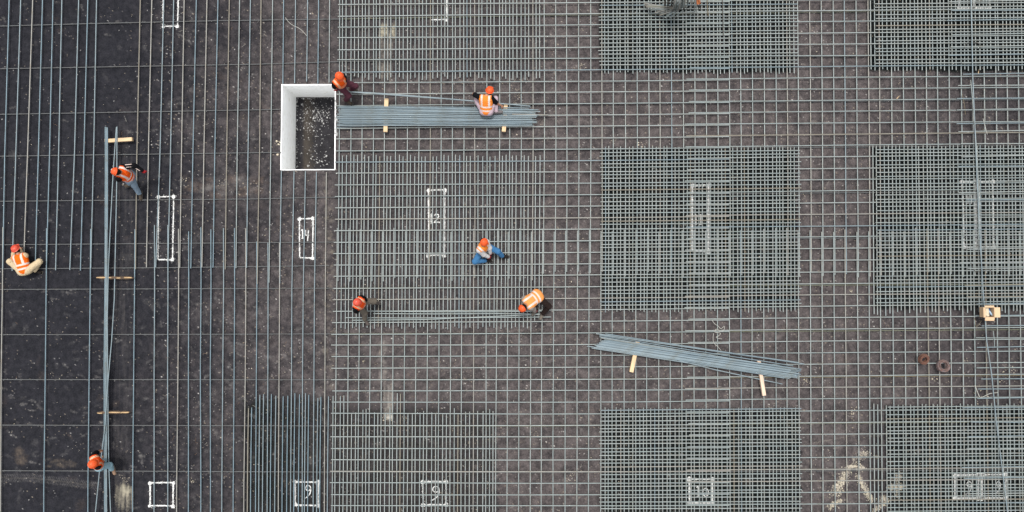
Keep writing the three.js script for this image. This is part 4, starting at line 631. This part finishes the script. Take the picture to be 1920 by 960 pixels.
{ // bundle of rods hanging in from the top edge, its ends fanned out
  const b = thing('rod_bundle', at(1270, 8, 0.5), 'bundle of steel rods at the top edge with its ends fanned out', 'rod bundle');
  const ends = [[1208, 6], [1208.6, 9.5], [1211, 13], [1214, 12], [1221.6, 19], [1228, 24], [1224, 14], [1232, 20], [1238, 28.6], [1236, 24], [1246.6, 33.5], [1250, 29], [1255.5, 34], [1266.5, 32], [1243, 26], [1260, 24], [1252, 20], [1219, 9], [1229, 12]];
  ends.forEach(([x, y], k) => { const ox = 1262 + 24 * (x - 1208) / 58 + jit(3), oy = 15 - Math.abs(ox - 1270) * 0.1 + jit(2); part('rod', tube([at(x, y, 0.30 + 0.02 * (k % 4)), at(lerp(x, ox, 0.5), lerp(y, oy, 0.5), 0.48 + 0.02 * (k % 4)), at(ox, oy, 0.78), at(ox + 3 + jit(3), oy - 14, 1.3), at(ox + 6 + jit(4), -60, 1.9)], 0.0145), k === 3 ? M.olive : rnd() < 0.6 ? M.pale2 : M.warm, b); });
  for (let k = 0; k < 15; k++) { const x = 1243 + k * 3.0 + jit(1.5); part('rod', tube([at(x + 2, 16 + jit(3), 0.34), at(x + 3, 4, 0.75), at(x + 5, -60, 1.8)], 0.0145), M.dark, b); }
  for (let k = 0; k < 6; k++) { const x = 1296 + k * 3 + jit(1); part('rod', tube([at(x + (k - 3) * 1.5, 19 + jit(3), 0.3), at(x, 8, 0.6), at(x - 6, -60, 1.7)], 0.0125), rnd() < 0.5 ? M.dark : M.warm, b); }
  part('rod', tube([at(1281.5, 40, 0.2), at(1295, 28, 0.5), at(1305, 19, 0.75), at(1303, -60, 1.8)], 0.0125), M.pale2, b);
  const rope = (x0, y0, h0, x1, y1, h1) => { const A = at(x0, y0, h0), B = at(x1, y1, h1), gs = []; for (let s = 0; s < 3; s++) { const pts = []; for (let q = 0; q <= 24; q++) { const t = q / 24, a = t * 9 + s * 2.094; pts.push(A.clone().lerp(B, t).add(V(Math.cos(a) * 0.03, Math.sin(a * 1) * 0.02, Math.sin(a) * 0.03))); } gs.push(tube(pts, 0.034, 7)); } return mergeGeometries(gs); };
  solo('rope', rope(1309, 7, 0.8, 1316, -45, 1.3), std(rgb(0.24, 0.07, 0.018), 0.85), 'thick orange brown rope end hanging beside the fanned rods at the top edge', 'rope');
  const wire = (poly, r, m, label, cat = 'wire') => solo('thin_wire', tube(new THREE.CatmullRomCurve3(poly.map((p) => at(p[0], p[1], p[2] ?? TOP + 0.015))).getPoints(Math.max(12, poly.length * 8)), r, 5), m, label, cat);
  wire([[1325.5, -60], [1326, 0], [1327, 18], [1328, 31]], 0.011, M.rust, 'short brown rusty wire hanging from the top edge right of the rope');
  wire([[1353.5, -60], [1354.5, 0], [1355.5, 30], [1356, 58], [1356.5, 67]], 0.011, M.dark, 'longer dark wire hanging from the top edge right of the rope');
  const pale = std(rgb(0.36, 0.35, 0.31), 0.7);
  wire([[1335, 600], [1340, 607], [1346, 611], [1352, 616], [1358, 612], [1357, 619], [1350, 621], [1344, 617], [1340, 622], [1351, 625], [1347, 630], [1343, 632], [1345, 634], [1354, 635.5]], 0.0055, pale, 'tangled pale string above the slanting bar pile');
  wire([[1338, 625], [1337, 634], [1338.5, 643], [1345, 649], [1352, 657]], 0.0055, pale, 'loose pale string hanging down to the slanting bar pile');
  wire([[535, 33], [541, 41], [550, 48], [559, 52], [566, 57], [575, 67]], 0.0055, pale, 'thin pale string lying between the bars above the pit');
  wire([[1804, 176], [1807, 190], [1809, 203], [1810, 215]], 0.008, M.rust, 'short bent rusty wire beside the right lap bars');
  wire([[1843, 222], [1846, 233], [1849, 244], [1851, 252]], 0.0055, pale, 'short pale wire beside the leaning bar, above the right mesh');
  wire([[1827, 596], [1829, 606], [1831, 612], [1841, 601]], 0.008, M.rust, 'bent rusty wire at the lower left of the cardboard box');
  wire([[1828, 722], [1834, 738], [1838, 745], [1856, 738], [1871, 736]], 0.007, pale, 'thin pale wire above the bottom right mesh');
  wire([[1862, 620], [1864, 636], [1865, 652]], 0.010, M.pale2, 'short straight wire below the cardboard box');
  wire([[831, 210.5], [835, 206], [841, 209]], 0.006, pale, 'tiny pale wire clipping at the edge of the flat bar pile');
  wire([[1810, 85], [1808, 92], [1812, 82], [1824, 80], [1836, 82], [1838, 90]], 0.008, M.dark, 'dark bent wire on the top right mesh');
  wire([[1815, 480], [1830, 510], [1842, 507], [1856, 506], [1861, 514]], 0.008, M.dark, 'dark bent wire on the right mesh above the cardboard box');
  const stick = (x0, y0, x1, y1, label) => solo('wood_splinter', tube([at(x0, y0, 0.014), at((x0 + x1) / 2, (y0 + y1) / 2, 0.018), at(x1, y1, 0.014)], 0.014, 6, 0.008), W.pale, label, 'wood splinter');
  stick(1681, 185.5, 1686, 180, 'pale wood splinter lying in the grid below the top right mesh'); stick(1834, 139, 1835.5, 130, 'pale splinter at the lower edge of the top right mesh');
}
{ // mortar crumbs dumped in an arch, and loose flakes over the slab
  const flake = new THREE.IcosahedronGeometry(1, 0), q = new THREE.Quaternion(), e = new THREE.Euler(), m4 = new THREE.Matrix4(), col = new THREE.Color();
  const crumbs = [];
  const along = (poly, n, spread, s0) => { for (let k = 0; k < n; k++) { const t = rnd() * (poly.length - 1), i = Math.min(poly.length - 2, Math.floor(t)), u = t - i; crumbs.push([lerp(poly[i][0], poly[i + 1][0], u) + (jit(spread) + jit(spread * 0.8)) * rnd(), lerp(poly[i][1], poly[i + 1][1], u) + (jit(spread) + jit(spread * 0.8)) * rnd(), s0 * (0.35 + 0.9 * rnd() * rnd())]); } };
  along([[1588, 876], [1602, 874], [1618, 878]], 170, 6, 0.032); along([[1588, 884], [1580, 900], [1572, 915], [1564, 926]], 420, 11, 0.026); along([[1556, 951], [1566, 943], [1577, 937]], 170, 6, 0.028);
  along([[1609, 890], [1613, 902], [1620, 916], [1630, 930], [1635, 938]], 330, 6, 0.030); along([[1600, 862], [1614, 855], [1622, 848], [1632, 856]], 150, 8, 0.018); along([[1640, 855], [1648, 857]], 40, 4, 0.022);
  along([[1655, 932], [1663, 936], [1662, 943], [1652, 950], [1640, 958], [1636, 966]], 330, 6, 0.026); along([[1668, 914], [1680, 914], [1695, 913]], 330, 6, 0.022); along([[1676, 900], [1690, 892]], 110, 9, 0.02); along([[1680, 926], [1686, 934]], 90, 9, 0.018);
  const mk = (name, list, mat, label, cat, h0) => { const c0 = at(list[0][0], list[0][1], 0), im = new THREE.InstancedMesh(flake, mat, list.length); im.position.copy(c0); list.forEach(([x, y, s, tone], k) => { e.set(rnd() * 6, rnd() * 6, rnd() * 6); q.setFromEuler(e); im.setMatrixAt(k, m4.compose(at(x, y, s * 0.35 + h0).sub(c0), q, V(s * (0.7 + 0.6 * rnd()), s * (0.35 + 0.4 * rnd()), s * (0.7 + 0.6 * rnd())))); const v = tone ?? 0.85 + 0.3 * rnd(); im.setColorAt(k, col.setRGB(v, v * (0.96 + 0.04 * rnd()), v * (0.86 + 0.12 * rnd()))); }); im.name = name; scene.add(im); return tag(im, label, cat, null, 'stuff'); };
  mk('mortar_crumbs', crumbs, std(rgb(0.32, 0.29, 0.245), 0.95), 'pale mortar crumbs dumped in an arch at the bottom right', 'mortar crumbs', 0);
  const bits = [];
  for (let k = 0; k < 3800; k++) { const x = rnd() * 1960 - 20, y = rnd() * 1000 - 20, w = 0.45 + 0.5 * noise(x * 0.011 + 3, y * 0.011) + 0.4 * noise(x * 0.05, y * 0.05 + 7); if (rnd() > clamp(w, 0.04, 1) * (x < 260 ? 0.5 : 1)) continue; if (x > 522 && x < 636 && y > 152 && y < 326) continue; bits.push([x, y, 0.006 + 0.021 * rnd() * rnd() * rnd(), 0.5 + 0.8 * rnd()]); }
  for (const [x, y, n, sp, s] of [[1093, 125, 16, 6, 0.02], [1204, 270, 14, 8, 0.022], [1150, 265, 10, 8, 0.014], [233, 898, 30, 10, 0.011], [725, 783, 26, 9, 0.02], [760, 787, 14, 7, 0.014], [1070, 895, 20, 8, 0.014], [1600, 770, 16, 7, 0.02], [1595, 546, 7, 3, 0.022], [1752, 710, 12, 5, 0.02], [1512, 715, 26, 9, 0.016], [972, 178, 26, 12, 0.012], [522, 268, 8, 4, 0.035], [523, 290, 5, 3, 0.035], [362, 900, 14, 6, 0.014], [1885, 700, 30, 18, 0.02], [1840, 745, 16, 14, 0.022], [1500, 372, 10, 10, 0.014], [640, 690, 30, 30, 0.012], [1060, 540, 12, 20, 0.022], [507, 360, 2, 1, 0.04], [1655, 80, 8, 14, 0.012], [422, 340, 14, 14, 0.014], [345, 336, 10, 6, 0.018]]) for (let k = 0; k < n; k++) bits.push([x + jit(sp), y + jit(sp), s * (0.35 + 0.8 * rnd()), 0.8 + 0.5 * rnd()]);
  { // snipped ends of tying wire
    const n = 620, g = new THREE.CylinderGeometry(0.0028, 0.0028, 1, 5), im = new THREE.InstancedMesh(g, std(0xffffff, 0.6, 0.2), n), c0 = at(1200, 480, 0); im.position.copy(c0);
    for (let k = 0; k < n; k++) { let x = rnd() * 1960 - 20, y = rnd() * 1000 - 20; if (x < 300 && rnd() < 0.7) x += 700; if (x > 522 && x < 636 && y > 152 && y < 326) y += 190; e.set(Math.PI / 2 + jit(0.12), 0, rnd() * 6.28, 'YXZ'); q.setFromEuler(new THREE.Euler(0, rnd() * 6.28, Math.PI / 2 + jit(0.1), 'YXZ')); im.setMatrixAt(k, m4.compose(at(x, y, 0.006).sub(c0), q, V(1, 0.04 + 0.13 * rnd() * rnd(), 1))); const v = rnd(); v < 0.6 ? im.setColorAt(k, col.setRGB(0.32, 0.30, 0.26)) : im.setColorAt(k, col.setRGB(0.14, 0.085, 0.05)); }
    im.name = 'wire_offcuts'; scene.add(im); tag(im, 'tiny snipped wire ends scattered over the membrane', 'wire offcuts', null, 'stuff');
  }
  mk('debris', bits, std(rgb(0.36, 0.32, 0.26), 0.95), 'scattered pale flakes of mortar and wood on the membrane', 'debris', 0);
}

scene.traverse((o) => { if (o.isMesh) { o.castShadow = true; o.receiveShadow = true; } });
renderer.render(scene, camera);
